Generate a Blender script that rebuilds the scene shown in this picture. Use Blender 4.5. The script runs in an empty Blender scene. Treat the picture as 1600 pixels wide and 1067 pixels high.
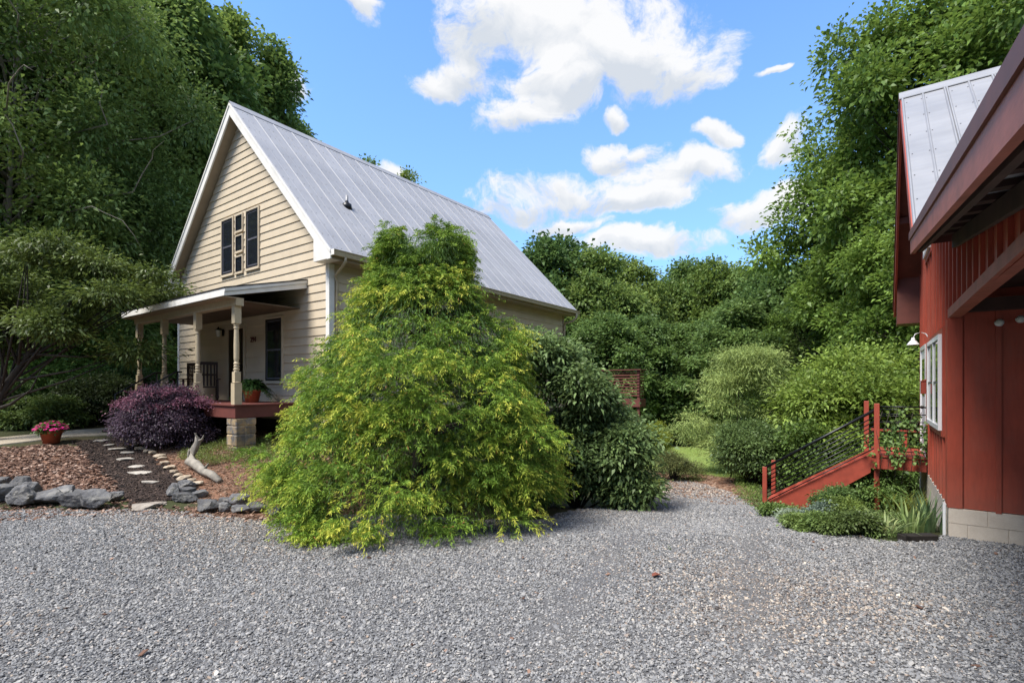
import bpy, bmesh, math, random
import numpy as np
from mathutils import Vector, Matrix, noise as mnoise

# ------------------------------------------------------------------ camera, sky, sun, exposure
S = bpy.context.scene
COL = S.collection
EYE = 2.1; FP = 785.0; CX = 800.0; HY = 603.0      # eye height, focal length in photo pixels, principal column, horizon row
cam = bpy.data.cameras.new('camera'); camo = bpy.data.objects.new('camera', cam); COL.objects.link(camo)
camo.location = (0, 0, EYE); camo.rotation_euler = (math.radians(90), 0, 0)
cam.sensor_width = 36; cam.lens = FP/1600*36; cam.shift_y = (HY-533.5)/1600
cam.clip_start = .05; cam.clip_end = 900
S.camera = camo
S.view_settings.view_transform = 'Standard'; S.view_settings.look = 'None'
S.view_settings.exposure = 1.27; S.view_settings.gamma = 1
SUN_EL, SUN_AZ = 58, 233      # azimuth clockwise from +Y: behind the camera, to the right
sun = bpy.data.lights.new('sun', 'SUN'); sun.energy = 3.0; sun.angle = math.radians(24); sun.color = (1, .94, .85)
suno = bpy.data.objects.new('sun', sun); COL.objects.link(suno)
az, el = math.radians(SUN_AZ), math.radians(SUN_EL)
sd = Vector((math.sin(az)*math.cos(el), math.cos(az)*math.cos(el), math.sin(el)))
suno.rotation_euler = sd.to_track_quat('Z', 'Y').to_euler()

def px_dir(px, py):
    return Vector(((px-CX)/FP, 1, -(py-HY)/FP)).normalized()

def build_world():
    w = bpy.data.worlds.new('World'); S.world = w; w.use_nodes = True
    nt = w.node_tree; N = nt.nodes; L = nt.links; N.clear()
    out = N.new('ShaderNodeOutputWorld'); bg = N.new('ShaderNodeBackground'); bg.inputs[1].default_value = .15
    L.new(bg.outputs[0], out.inputs[0])
    sky = N.new('ShaderNodeTexSky'); sky.sky_type = 'NISHITA'; sky.sun_disc = False
    sky.sun_elevation = el; sky.sun_rotation = az; sky.air_density = 1.0; sky.dust_density = .6; sky.ozone_density = 2.5
    tc = N.new('ShaderNodeTexCoord'); D = tc.outputs['Generated']
    def vm(op, a, b=None, c=None):
        n = N.new('ShaderNodeVectorMath'); n.operation = op
        for i, v in enumerate((a, b, c)):
            if v is None: continue
            if isinstance(v, tuple): n.inputs[i].default_value = v
            else: L.new(v, n.inputs[i])
        return n.outputs['Value'] if op in ('LENGTH', 'DOT_PRODUCT') else n.outputs[0]
    def mt(op, a, b=None, c=None, clamp=False):
        n = N.new('ShaderNodeMath'); n.operation = op; n.use_clamp = clamp
        for i, v in enumerate((a, b, c)):
            if v is None: continue
            if isinstance(v, (int, float)): n.inputs[i].default_value = v
            else: L.new(v, n.inputs[i])
        return n.outputs[0]
    def noise(scale, detail, vec=D, rough=.55, stretch=(1, 1, 1)):
        n = N.new('ShaderNodeTexNoise'); n.inputs['Scale'].default_value = scale; n.inputs['Detail'].default_value = detail
        n.inputs['Roughness'].default_value = rough
        L.new(vm('MULTIPLY', vec, stretch), n.inputs['Vector']); return n.outputs['Fac']
    # cloud banks by direction: px, py, half width, half height
    blobs = [(735, 50, 80, 95), (810, 15, 150, 60), (935, 55, 165, 92), (1065, 122, 75, 48), (1000, 95, 130, 60), (700, 128, 75, 34), (860, 130, 80, 40),
             (815, 180, 85, 34), (890, 150, 60, 30), (960, 240, 75, 30), (1050, 270, 110, 30), (890, 305, 190, 34), (800, 330, 110, 26),
             (1020, 375, 130, 26), (870, 350, 100, 20), (1000, 310, 80, 24), (1115, 212, 34, 18), (1230, 228, 50, 36), (1190, 325, 80, 34), (610, 258, 24, 22), (455, 130, 34, 44),
             (560, 10, 30, 26), (965, 178, 24, 14), (1200, 105, 26, 8), (90, 120, 90, 50), (20, 330, 120, 50), (1400, 330, 120, 40)]
    rng = random.Random(5)
    for i in range(46):       # unseen fair weather clouds all round, coverage raised to whiten the ambient light
        a = rng.uniform(60, 300); e = rng.uniform(12, 75)
        blobs.append(('dir', a, e, rng.uniform(.16, .42), rng.uniform(.10, .24)))
    field = None; shade = None
    warp = vm('MULTIPLY', vm('SUBTRACT', _noisecol(N, L, D, 7.0), (.5, .5, .5)), (.14, .05, .12))
    Dw = vm('ADD', D, warp)
    for b in blobs:
        if b[0] == 'dir':
            _, a, e, rx, rz = b; a = math.radians(a); e = math.radians(e)
            c = Vector((math.sin(a)*math.cos(e), math.cos(a)*math.cos(e), math.sin(e)))
        else:
            c = px_dir(b[0], b[1]); k = 1/math.sqrt(1+((b[0]-CX)/FP)**2+((HY-b[1])/FP)**2)
            rx = b[2]/FP*k; rz = b[3]/FP*k
        right = Vector((c.y, -c.x, 0)).normalized(); up = right.cross(c)
        dv = vm('SUBTRACT', Dw, tuple(c))
        u = mt('DIVIDE', vm('DOT_PRODUCT', dv, tuple(right)), rx)
        v = mt('DIVIDE', vm('DOT_PRODUCT', dv, tuple(up)), rz)
        w2 = mt('DIVIDE', vm('DOT_PRODUCT', dv, tuple(c)), .5)
        q = mt('SUBTRACT', 1.0, mt('ADD', mt('ADD', mt('MULTIPLY', u, u), mt('MULTIPLY', v, v)), mt('MULTIPLY', w2, w2)))
        sh = mt('MULTIPLY', mt('MAXIMUM', q, 0.0), v)
        field = q if field is None else mt('SMOOTH_MAX', field, q, .25)
        shade = sh if shade is None else mt('ADD', shade, sh)
    n1 = noise(8, 12, Dw, .64, (1, 1, 1.5)); n2 = noise(30, 9, Dw, .7)
    f = mt('ADD', field, mt('MULTIPLY', mt('SUBTRACT', n1, .5), 3.3))
    f = mt('ADD', f, mt('MULTIPLY', mt('SUBTRACT', n2, .5), 1.4))
    mr = N.new('ShaderNodeMapRange'); mr.interpolation_type = 'SMOOTHSTEP'
    mr.inputs['From Min'].default_value = .02; mr.inputs['From Max'].default_value = .85; mr.inputs['To Max'].default_value = .97
    L.new(f, mr.inputs['Value'])
    # cloud colour with shading painted in: bright top, grey belly
    cr = N.new('ShaderNodeValToRGB'); cr.color_ramp.elements[0].position = 0.22; cr.color_ramp.elements[0].color = (1.95, 2.08, 2.25, 1)
    cr.color_ramp.elements[1].position = .62; cr.color_ramp.elements[1].color = (2.75, 2.75, 2.75, 1)
    s2 = mt('ADD', mt('MULTIPLY', shade, .75), mt('ADD', mt('MULTIPLY', mt('SUBTRACT', n1, .5), 1.3), .5))
    L.new(s2, cr.inputs[0])
    # the photograph's saturated blue
    tint = vm('MULTIPLY', sky.outputs[0], (.62, .86, 1.02))
    sz = N.new('ShaderNodeSeparateXYZ'); L.new(D, sz.inputs[0])
    hz = N.new('ShaderNodeMapRange'); hz.inputs['From Min'].default_value = .0; hz.inputs['From Max'].default_value = .75
    hz.inputs['To Min'].default_value = .62; hz.inputs['To Max'].default_value = 0.05; L.new(sz.outputs[2], hz.inputs['Value'])
    base = N.new('ShaderNodeMix'); base.data_type = 'RGBA'; L.new(hz.outputs[0], base.inputs['Factor'])
    gain = N.new('ShaderNodeVectorMath'); gain.operation = 'MULTIPLY'; L.new(tint, gain.inputs[0]); gain.inputs[1].default_value = SKY_GAIN
    L.new(gain.outputs[0], base.inputs['A']); base.inputs['B'].default_value = (1.25, 2.05, 3.35, 1)
    mx = N.new('ShaderNodeMix'); mx.data_type = 'RGBA'
    L.new(mr.outputs[0], mx.inputs['Factor']); L.new(base.outputs['Result'], mx.inputs['A']); L.new(cr.outputs[0], mx.inputs['B'])
    L.new(mx.outputs['Result'], bg.inputs[0])
SKY_GAIN = (.84, .88, .98)
def _noisecol(N, L, D, scale):
    n = N.new('ShaderNodeTexNoise'); n.inputs['Scale'].default_value = scale; n.inputs['Detail'].default_value = 5
    L.new(D, n.inputs['Vector']); return n.outputs['Color']
build_world()

# ------------------------------------------------------------------ helpers
def tag(o, label=None, cat=None, group=None, kind=None):
    if label: o['label'] = label
    if cat: o['category'] = cat
    if group: o['group'] = group
    if kind: o['kind'] = kind
    return o
def empty(name, loc=(0, 0, 0), rz=0, label=None, cat=None, group=None, kind=None):
    o = bpy.data.objects.new(name, None); COL.objects.link(o); o.location = loc; o.rotation_euler = (0, 0, rz)
    return tag(o, label, cat, group, kind)
def link(name, me, parent=None, **k):
    o = bpy.data.objects.new(name, me); COL.objects.link(o)
    if parent: o.parent = parent
    return tag(o, **k) if k else o
def kids(o): return [c for c in bpy.data.objects if c.parent == o]
class MB:
    def __init__(s): s.v = []; s.f = []
    def add(s, vs, fs):
        n = len(s.v); s.v += [tuple(v) for v in vs]; s.f += [tuple(i+n for i in f) for f in fs]; return s
    def box(s, x0, x1, y0, y1, z0, z1):
        return s.add([(x, y, z) for x in (x0, x1) for y in (y0, y1) for z in (z0, z1)],
            [(0, 1, 3, 2), (4, 6, 7, 5), (0, 4, 5, 1), (2, 3, 7, 6), (0, 2, 6, 4), (1, 5, 7, 3)])
    def prism(s, pts, axis, a, b):
        # pts 2D polygon, extruded along axis from a to b. axis x: pts=(y,z); y: pts=(x,z); z: pts=(x,y)
        def P(p, t): return {'x': (t, p[0], p[1]), 'y': (p[0], t, p[1]), 'z': (p[0], p[1], t)}[axis]
        n = len(pts)
        return s.add([P(p, a) for p in pts]+[P(p, b) for p in pts],
            [tuple(range(n))[::-1], tuple(range(n, 2*n))]+[(i, (i+1) % n, n+(i+1) % n, n+i) for i in range(n)])
    def tube(s, path, rad, k=8, caps=True):
        path = [Vector(p) for p in path]; n = len(path)
        if not hasattr(rad, '__len__'): rad = [rad]*n
        t0 = (path[1]-path[0]).normalized(); ref = Vector((0, 0, 1)) if abs(t0.z) < .9 else Vector((1, 0, 0))
        vs = []
        for i, p in enumerate(path):
            t = (path[min(i+1, n-1)]-path[max(i-1, 0)]).normalized()
            a = t.cross(ref).normalized(); b = t.cross(a)
            for j in range(k):
                an = 2*math.pi*j/k; vs.append(p+(a*math.cos(an)+b*math.sin(an))*rad[i])
        fs = [(i*k+j, i*k+(j+1) % k, (i+1)*k+(j+1) % k, (i+1)*k+j) for i in range(n-1) for j in range(k)]
        if caps: fs += [tuple(range(k)), tuple(range((n-1)*k, n*k))[::-1]]
        return s.add(vs, fs)
    def lathe(s, prof, c=(0, 0, 0), k=16):      # prof list of (r,z)
        return s.tube([(c[0], c[1], c[2]+z+i*1e-5) for i, (r, z) in enumerate(prof)], [max(r, .0005) for r, z in prof], k) if False else s._lathe(prof, c, k)
    def _lathe(s, prof, c, k):
        vs = [(c[0]+r*math.cos(2*math.pi*j/k), c[1]+r*math.sin(2*math.pi*j/k), c[2]+z) for r, z in prof for j in range(k)]
        n = len(prof)
        fs = [(i*k+j, i*k+(j+1) % k, (i+1)*k+(j+1) % k, (i+1)*k+j) for i in range(n-1) for j in range(k)]
        fs += [tuple(range(k))[::-1], tuple(range((n-1)*k, n*k))]
        return s.add(vs, fs)
    def mesh(s, name, mat, smooth=False):
        me = bpy.data.meshes.new(name); me.from_pydata(s.v, [], s.f); me.materials.append(mat)
        bm = bmesh.new(); bm.from_mesh(me); bmesh.ops.recalc_face_normals(bm, faces=bm.faces); bm.to_mesh(me); bm.free()
        if smooth:
            for p in me.polygons: p.use_smooth = True
        return me
    def build(s, name, mat, parent=None, smooth=False, bevel=0, **k):
        o = link(name, s.mesh(name, mat, smooth), parent, **k)
        if bevel:
            m = o.modifiers.new('bevel', 'BEVEL'); m.width = bevel; m.segments = 1; m.limit_method = 'ANGLE'
        return o
def smooth01(a, b, x):
    t = np.clip((np.asarray(x, float)-a)/(b-a), 0, 1); return t*t*(3-2*t)

# ------------------------------------------------------------------ terrain
def gz(x, y):
    x = np.asarray(x, float); y = np.asarray(y, float)
    zr = np.where(y < 7, 0, np.where(y < 11.2, -.138*(y-7), np.where(y < 20, -.58-.05*(y-11.2), -1.02-.03*(y-20))))
    zr = np.maximum(zr, -2.2)
    zr = zr*1.0
    t = np.clip((y-8.75)/5, 0, 1); zg = .86*(t*(1.35-.35*t)/1.0)
    w = 1-smooth01(-4.6, 1.2, x-.06*(y-9))
    z = zr*(1-w)+zg*w
    return z+.018*np.sin(x*1.7+y*.6)*smooth01(3, 6, y)+.012*np.sin(x*.8-y*1.9)
def gzf(x, y): return float(gz(x, y))
def gp(px, py):          # where the sight line through a photo pixel meets the ground
    ys = np.linspace(2.5, 60, 6000); xs = (px-CX)/FP*ys; zs = EYE-(py-HY)/FP*ys
    i = int(np.argmax(zs <= gz(xs, ys))); return (float(xs[i]), float(ys[i]))
def inpoly(x, y, poly):
    inside = np.zeros(x.shape, bool); n = len(poly)
    for i in range(n):
        x0, y0 = poly[i]; x1, y1 = poly[(i+1) % n]
        if y0 == y1: continue
        c = ((y0 > y) != (y1 > y)) & (x < (x1-x0)*(y-y0)/(y1-y0)+x0); inside ^= c
    return inside
def grid_mesh(name, xs, ys, off, mat, keep=None):
    X, Y = np.meshgrid(xs, ys); Z = gz(X, Y)+off
    V = np.stack([X, Y, Z], -1).reshape(-1, 3); nx = len(xs); ny = len(ys)
    i, j = np.meshgrid(np.arange(nx-1), np.arange(ny-1)); a = (j*nx+i).ravel()
    F = np.stack([a, a+1, a+nx+1, a+nx], -1)
    if keep is not None:
        cx = V[F].mean(1); F = F[keep(cx[:, 0], cx[:, 1])]
        used = np.unique(F); rem = -np.ones(len(V), int); rem[used] = np.arange(len(used)); V = V[used]; F = rem[F]
    me = bpy.data.meshes.new(name); me.from_pydata(V.tolist(), [], F.tolist()); me.materials.append(mat)
    for p in me.polygons: p.use_smooth = True
    return me

# ------------------------------------------------------------------ materials
def mat_new(name):
    m = bpy.data.materials.new(name); m.use_nodes = True; nt = m.node_tree
    b = nt.nodes['Principled BSDF']; return m, nt, b
def ramp(nt, fac, stops):
    r = nt.nodes.new('ShaderNodeValToRGB'); e = r.color_ramp.elements
    e[0].position, e[0].color = stops[0][0], (*stops[0][1], 1); e[1].position, e[1].color = stops[-1][0], (*stops[-1][1], 1)
    for p, c in stops[1:-1]:
        x = e.new(p); x.color = (*c, 1)
    nt.links.new(fac, r.inputs[0]); return r.outputs[0]
def nz(nt, scale, detail=4, vec=None, rough=.55, typ='Object', stretch=None):
    n = nt.nodes.new('ShaderNodeTexNoise'); n.inputs['Scale'].default_value = scale; n.inputs['Detail'].default_value = detail
    n.inputs['Roughness'].default_value = rough
    if vec is None:
        t = nt.nodes.new('ShaderNodeTexCoord'); vec = t.outputs[typ]
    if stretch:
        mp = nt.nodes.new('ShaderNodeMapping'); mp.inputs['Scale'].default_value = stretch; nt.links.new(vec, mp.inputs[0]); vec = mp.outputs[0]
    nt.links.new(vec, n.inputs['Vector']); return n.outputs['Fac']
def bump(nt, b, h, s=.3, d=.01):
    n = nt.nodes.new('ShaderNodeBump'); n.inputs['Strength'].default_value = s; n.inputs['Distance'].default_value = d
    nt.links.new(h, n.inputs['Height']); nt.links.new(n.outputs[0], b.inputs['Normal'])
def mix(nt, fac, a, b_, mode='MIX'):
    m = nt.nodes.new('ShaderNodeMix'); m.data_type = 'RGBA'; m.blend_type = mode
    for s, v in (('Factor', fac), ('A', a), ('B', b_)):
        if isinstance(v, (int, float)): m.inputs[s].default_value = v
        elif isinstance(v, tuple): m.inputs[s].default_value = (*v, 1)
        else: nt.links.new(v, m.inputs[s])
    return m.outputs['Result']
def simple(name, c, rough=.6, metal=0, var=.12, scale=3, grain=None, bs=.15, spec=.5, rand=0):
    m, nt, b = mat_new(name)
    n1 = nz(nt, scale, 5); lo = tuple(x*(1-var*1.5) for x in c); hi = tuple(min(1, x*(1+var)) for x in c)
    col = ramp(nt, n1, [(.3, lo), (.7, hi)])
    if grain:
        g = nz(nt, grain[0], 6, stretch=grain[1], rough=.65)
        col = mix(nt, grain[2], col, ramp(nt, g, [(.3, tuple(x*.55 for x in c)), (.65, tuple(min(1, x*1.25) for x in c))]))
        bump(nt, b, g, bs, .004)
    if rand:
        oi = nt.nodes.new('ShaderNodeObjectInfo')
        col = mix(nt, 1.0, col, ramp(nt, oi.outputs['Random'], [(0, (1-rand,)*3), (1, (1+rand*.6,)*3)]), 'MULTIPLY')
    nt.links.new(col, b.inputs['Base Color']); b.inputs['Roughness'].default_value = rough; b.inputs['Metallic'].default_value = metal
    b.inputs['Specular IOR Level'].default_value = spec
    return m
M = {}
M['siding'] = simple('tan_lap_siding', (.56, .47, .345), .6, var=.06, scale=2, grain=(14, (1, 1, 12), .10), rand=.05)
M['white_trim'] = simple('white_painted_trim', (.74, .72, .68), .5, var=.06, scale=4)
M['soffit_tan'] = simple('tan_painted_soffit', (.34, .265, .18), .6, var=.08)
M['post_tan'] = simple('tan_painted_post', (.46, .38, .255), .5, var=.08, scale=9)
M['deck_stain'] = simple('dark_red_deck_stain', (.13, .038, .030), .6, var=.2, grain=(30, (1, 12, 12), .3), rand=.12)
M['dark_frame'] = simple('dark_window_frame', (.018, .017, .022), .35, var=.1)
M['sash'] = simple('grey_sash', (.10, .10, .12), .4, var=.1)
M['door'] = simple('dark_wood_door', (.035, .012, .008), .3, var=.3, grain=(10, (6, 6, .5), .4))
M['chair'] = simple('dark_red_chair_paint', (.035, .012, .010), .5, var=.2)
M['black_metal'] = simple('black_metal', (.012, .013, .016), .35, metal=.3, var=.1)
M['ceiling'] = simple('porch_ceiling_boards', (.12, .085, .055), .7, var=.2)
M['found'] = simple('dark_foundation', (.06, .05, .045), .9, var=.3)
M['barn_red'] = simple('barn_red_paint', (.37, .062, .032), .55, var=.16, scale=1.6, grain=(8, (5, 5, .6), .28), bs=.25, rand=.08)
M['barn_fascia'] = simple('faded_red_fascia', (.36, .11, .075), .55, var=.2, scale=5, grain=(9, (.6, .6, 6), .3), bs=.2)
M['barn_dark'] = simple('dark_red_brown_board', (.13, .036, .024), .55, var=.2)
M['rail_red'] = simple('red_deck_paint', (.30, .05, .028), .6, var=.18, scale=6, grain=(14, (1, 6, 6), .25), rand=.12)
M['rafter'] = simple('dark_rafter_wood', (.05, .022, .016), .8, var=.3)
M['terracotta'] = simple('terracotta_clay', (.42, .10, .045), .75, var=.15, scale=8)
M['brass'] = simple('dark_bronze', (.03, .025, .015), .4, metal=.6)
M['white_metal'] = simple('white_enamel', (.72, .72, .73), .3, var=.05)
M['bark'] = simple('tree_bark', (.04, .032, .025), .9, var=.35, scale=4, grain=(6, (5, 5, .7), .5), bs=.6)
M['bark_pale'] = simple('pale_tree_bark', (.22, .19, .15), .85, var=.3, scale=3, grain=(5, (4, 4, .8), .4), bs=.4)
M['tie'] = simple('dark_landscape_timber', (.02, .015, .012), .9, var=.4)
def wear(m, amount=.5, sc=1.1):
    nt = m.node_tree; b = nt.nodes['Principled BSDF']; lk = b.inputs['Base Color'].links[0]; src = lk.from_socket
    g = nz(nt, sc, 9, rough=.72, stretch=(1, 1, .45)); f = ramp(nt, g, [(.50, (0, 0, 0)), (.72, (amount,)*3)])
    c = mix(nt, f, src, (.30, .12, .085)); sp = nz(nt, 34, 3, rough=.8); f2 = ramp(nt, sp, [(.70, (0, 0, 0)), (.74, (.5, .5, .5))])
    c = mix(nt, f2, c, (.42, .30, .25)); tc = nt.nodes.new('ShaderNodeTexCoord'); sz = nt.nodes.new('ShaderNodeSeparateXYZ'); nt.links.new(tc.outputs['Object'], sz.inputs[0])
    mr = nt.nodes.new('ShaderNodeMapRange'); mr.inputs['From Min'].default_value = .42; mr.inputs['From Max'].default_value = 1.1; mr.inputs['To Min'].default_value = .55; mr.inputs['To Max'].default_value = 0; nt.links.new(sz.outputs[2], mr.inputs['Value'])
    mm = nt.nodes.new('ShaderNodeMath'); mm.operation = 'MULTIPLY'; nt.links.new(mr.outputs[0], mm.inputs[0]); nt.links.new(nz(nt, 5, 6, rough=.7), mm.inputs[1])
    c = mix(nt, mm.outputs[0], c, (.16, .11, .085)); nt.links.new(c, b.inputs['Base Color'])
wear(M['barn_red'])
def glass():
    m, nt, b = mat_new('dark_window_glass'); b.inputs['Base Color'].default_value = (.012, .014, .02, 1)
    b.inputs['Roughness'].default_value = .06; b.inputs['Specular IOR Level'].default_value = .45
    bump(nt, b, nz(nt, 1.3, 2), .05, .02); return m
M['glass'] = glass()
def lampglass():
    m, nt, b = mat_new('pale_lamp_glass'); b.inputs['Base Color'].default_value = (.7, .72, .68, 1); b.inputs['Roughness'].default_value = .15; return m
M['lamp_glass'] = lampglass()
def roofmetal(name, c, rough=.62, metal=.05, screws=True):
    m, nt, b = mat_new(name)
    n1 = nz(nt, .9, 6, rough=.6); n2 = nz(nt, 22, 4, rough=.7); st = nz(nt, 2.5, 5, stretch=(.5, 5, .5))
    col = ramp(nt, n1, [(.25, tuple(x*.80 for x in c)), (.75, tuple(x*1.08 for x in c))])
    col = mix(nt, .22, col, ramp(nt, st, [(.35, tuple(x*.7 for x in c)), (.65, tuple(x*1.15 for x in c))]))
    col = mix(nt, ramp(nt, n2, [(.66, (0, 0, 0)), (.74, (.5, .5, .5))]), col, tuple(x*.55 for x in c))
    oi = nt.nodes.new('ShaderNodeObjectInfo'); col = mix(nt, 1.0, col, ramp(nt, oi.outputs['Random'], [(0, (.93,)*3), (1, (1.05,)*3)]), 'MULTIPLY')
    nt.links.new(col, b.inputs['Base Color']); b.inputs['Metallic'].default_value = metal
    r = ramp(nt, n1, [(.2, (rough-.08,)*3), (.8, (rough+.14,)*3)]); nt.links.new(r, b.inputs['Roughness'])
    bump(nt, b, nz(nt, 2.2, 3), .12, .02); return m
M['roof'] = roofmetal('galvanised_roof_metal', (.34, .345, .37))
M['roof_pale'] = roofmetal('pale_galvanised_roof_metal', (.29, .295, .315), .4)
M['screw'] = simple('screw_washer', (.06, .06, .07), .6)
def ground_mat(name, stops, scale, bs=.6, bd=.03, scale2=None, stops2=None, f2=.5, rough=.95):
    m, nt, b = mat_new(name)
    n = nz(nt, scale, 8, rough=.7); col = ramp(nt, n, stops)
    if scale2:
        col = mix(nt, f2, col, ramp(nt, nz(nt, scale2, 5, rough=.6), stops2))
    nt.links.new(col, b.inputs['Base Color']); b.inputs['Roughness'].default_value = rough; b.inputs['Specular IOR Level'].default_value = .2
    bump(nt, b, n, bs, bd); return m
M['gravel_base'] = ground_mat('grey_gravel_bed', [(.3, (.055, .055, .06)), (.5, (.13, .135, .145)), (.7, (.24, .24, .25))], 38, .9, .03, .7, [(.35, (.10, .10, .11)), (.65, (.22, .20, .175))], .35)
M['straw'] = ground_mat('pine_straw_soil', [(.3, (.075, .035, .022)), (.5, (.20, .105, .066)), (.7, (.32, .19, .125))], 26, .9, .03, 1.2, [(.3, (.13, .06, .04)), (.7, (.26, .15, .10))], .4)
M['dark_mulch'] = ground_mat('dark_shredded_mulch', [(.3, (.014, .009, .008)), (.55, (.05, .035, .03)), (.75, (.10, .075, .062))], 34, 1, .03)
M['forest_floor'] = ground_mat('leaf_litter', [(.3, (.02, .02, .01)), (.55, (.05, .055, .022)), (.75, (.11, .085, .05))], 9, .8, .05, .25, [(.4, (.03, .05, .015)), (.6, (.08, .06, .04))], .5)
M['lawn'] = ground_mat('short_lawn', [(.3, (.10, .15, .035)), (.5, (.20, .28, .07)), (.7, (.30, .37, .11))], 30, .8, .03, .8, [(.3, (.10, .16, .035)), (.7, (.20, .25, .07))], .4)
M['concrete'] = ground_mat('pale_concrete', [(.3, (.26, .22, .165)), (.7, (.42, .37, .29))], 6, .3, .01, 40, [(.3, (.2, .17, .13)), (.7, (.45, .4, .32))], .3, .85)
M['block'] = ground_mat('painted_concrete_block', [(.3, (.52, .45, .38)), (.7, (.66, .59, .51))], 5, .3, .006, 60, [(.3, (.36, .31, .25)), (.7, (.52, .47, .4))], .3, .85)
def stone(name, stops, scale=3, rough=.85, rand=.25, obj=True):
    m, nt, b = mat_new(name); n = nz(nt, scale, 8, rough=.65)
    col = ramp(nt, n, stops); oi = nt.nodes.new('ShaderNodeObjectInfo')
    col = mix(nt, 1.0, col, ramp(nt, oi.outputs['Random'], [(0, (1-rand,)*3), (1, (1+rand,)*3)]), 'MULTIPLY')
    nt.links.new(col, b.inputs['Base Color']); b.inputs['Roughness'].default_value = rough
    bump(nt, b, nz(nt, scale*6, 6, rough=.7), .5, .02); return m
M['rock'] = stone('blue_grey_boulder', [(.3, (.05, .05, .053)), (.5, (.105, .105, .11)), (.62, (.17, .165, .155)), (.75, (.34, .31, .26))], 5, rand=.35)
M['pale_stone'] = stone('pale_sandstone', [(.25, (.20, .15, .10)), (.5, (.36, .29, .21)), (.75, (.50, .44, .35))], 7)
M['flag'] = stone('grey_flagstone', [(.25, (.16, .14, .12)), (.5, (.30, .275, .24)), (.75, (.42, .39, .34))], 6)
M['flat'] = stone('embedded_flagstone', [(.25, (.12, .10, .085)), (.5, (.23, .20, .17)), (.75, (.33, .30, .26))], 6)
M['pier_stone'] = stone('fieldstone', [(.25, (.07, .07, .075)), (.42, (.17, .155, .14)), (.56, (.33, .24, .13)), (.72, (.40, .33, .23)), (.85, (.5, .46, .38))], 6, rand=.4)
M['driftwood'] = simple('silver_driftwood', (.26, .235, .20), .9, var=.45, scale=7, grain=(10, (1, 7, 7), .5), bs=.6)
def instmat(name, stops, rough=.85, n_amt=.3):
    m, nt, b = mat_new(name); oi = nt.nodes.new('ShaderNodeObjectInfo')
    col = ramp(nt, oi.outputs['Random'], stops)
    g = nz(nt, 1.1, 4, typ='Object')
    nt.links.new(col, b.inputs['Base Color']); b.inputs['Roughness'].default_value = rough; b.inputs['Specular IOR Level'].default_value = .35
    return m
M['gravel'] = instmat('crushed_granite', [(0, (.09, .09, .094)), (.18, (.15, .152, .158)), (.42, (.20, .203, .21)), (.66, (.25, .25, .252)), (.88, (.30, .29, .275)), (.97, (.38, .37, .36)), (.985, (.28, .21, .16)), (1, (.46, .44, .42))])
M['gravel_brown'] = instmat('crushed_granite_brown', [(0, (.06, .052, .05)), (.2, (.14, .12, .11)), (.5, (.24, .20, .175)), (.75, (.33, .275, .225)), (.92, (.46, .40, .33)), (1, (.58, .50, .42))])
M['bark_chip'] = instmat('pine_bark_nugget', [(0, (.035, .02, .015)), (.3, (.11, .058, .04)), (.6, (.20, .115, .08)), (.85, (.30, .195, .145)), (1, (.42, .31, .25))])
M['dark_chip'] = instmat('dark_mulch_shred', [(0, (.010, .007, .006)), (.4, (.03, .02, .017)), (.75, (.065, .045, .036)), (1, (.13, .09, .07))])
M['straw_bit'] = instmat('pine_needle_litter', [(0, (.09, .048, .03)), (.5, (.20, .12, .08)), (1, (.36, .25, .18))])

def leafmat(name, trans=.33, rough=.5, spec=.35):
    m, nt, b = mat_new(name); at = nt.nodes.new('ShaderNodeAttribute'); at.attribute_name = 'tint'
    oi = nt.nodes.new('ShaderNodeObjectInfo'); vr = ramp(nt, oi.outputs['Random'], [(0, (.82, .90, .95)), (.5, (1.15, 1.15, 1.15)), (1, (1.4, 1.25, 1.0))])
    tint = mix(nt, 1.0, at.outputs['Color'], vr, 'MULTIPLY')
    nt.links.new(tint, b.inputs['Base Color']); b.inputs['Roughness'].default_value = rough
    b.inputs['Specular IOR Level'].default_value = spec
    tr = nt.nodes.new('ShaderNodeBsdfTranslucent'); hs = nt.nodes.new('ShaderNodeHueSaturation')
    hs.inputs['Value'].default_value = 1.3; hs.inputs['Hue'].default_value = .49; nt.links.new(tint, hs.inputs['Color']); nt.links.new(hs.outputs[0], tr.inputs[0])
    ms = nt.nodes.new('ShaderNodeMixShader'); ms.inputs[0].default_value = trans
    nt.links.new(b.outputs[0], ms.inputs[1]); nt.links.new(tr.outputs[0], ms.inputs[2])
    nt.links.new(ms.outputs[0], nt.nodes['Material Output'].inputs[0]); return m
M['leaf'] = leafmat('tree_leaf'); M['gloss_leaf'] = leafmat('glossy_leaf', .18, .34, .55); M['needle'] = leafmat('conifer_spray', .22, .6, .25)
M['petal'] = leafmat('petal', .3, .6, .2)

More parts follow.
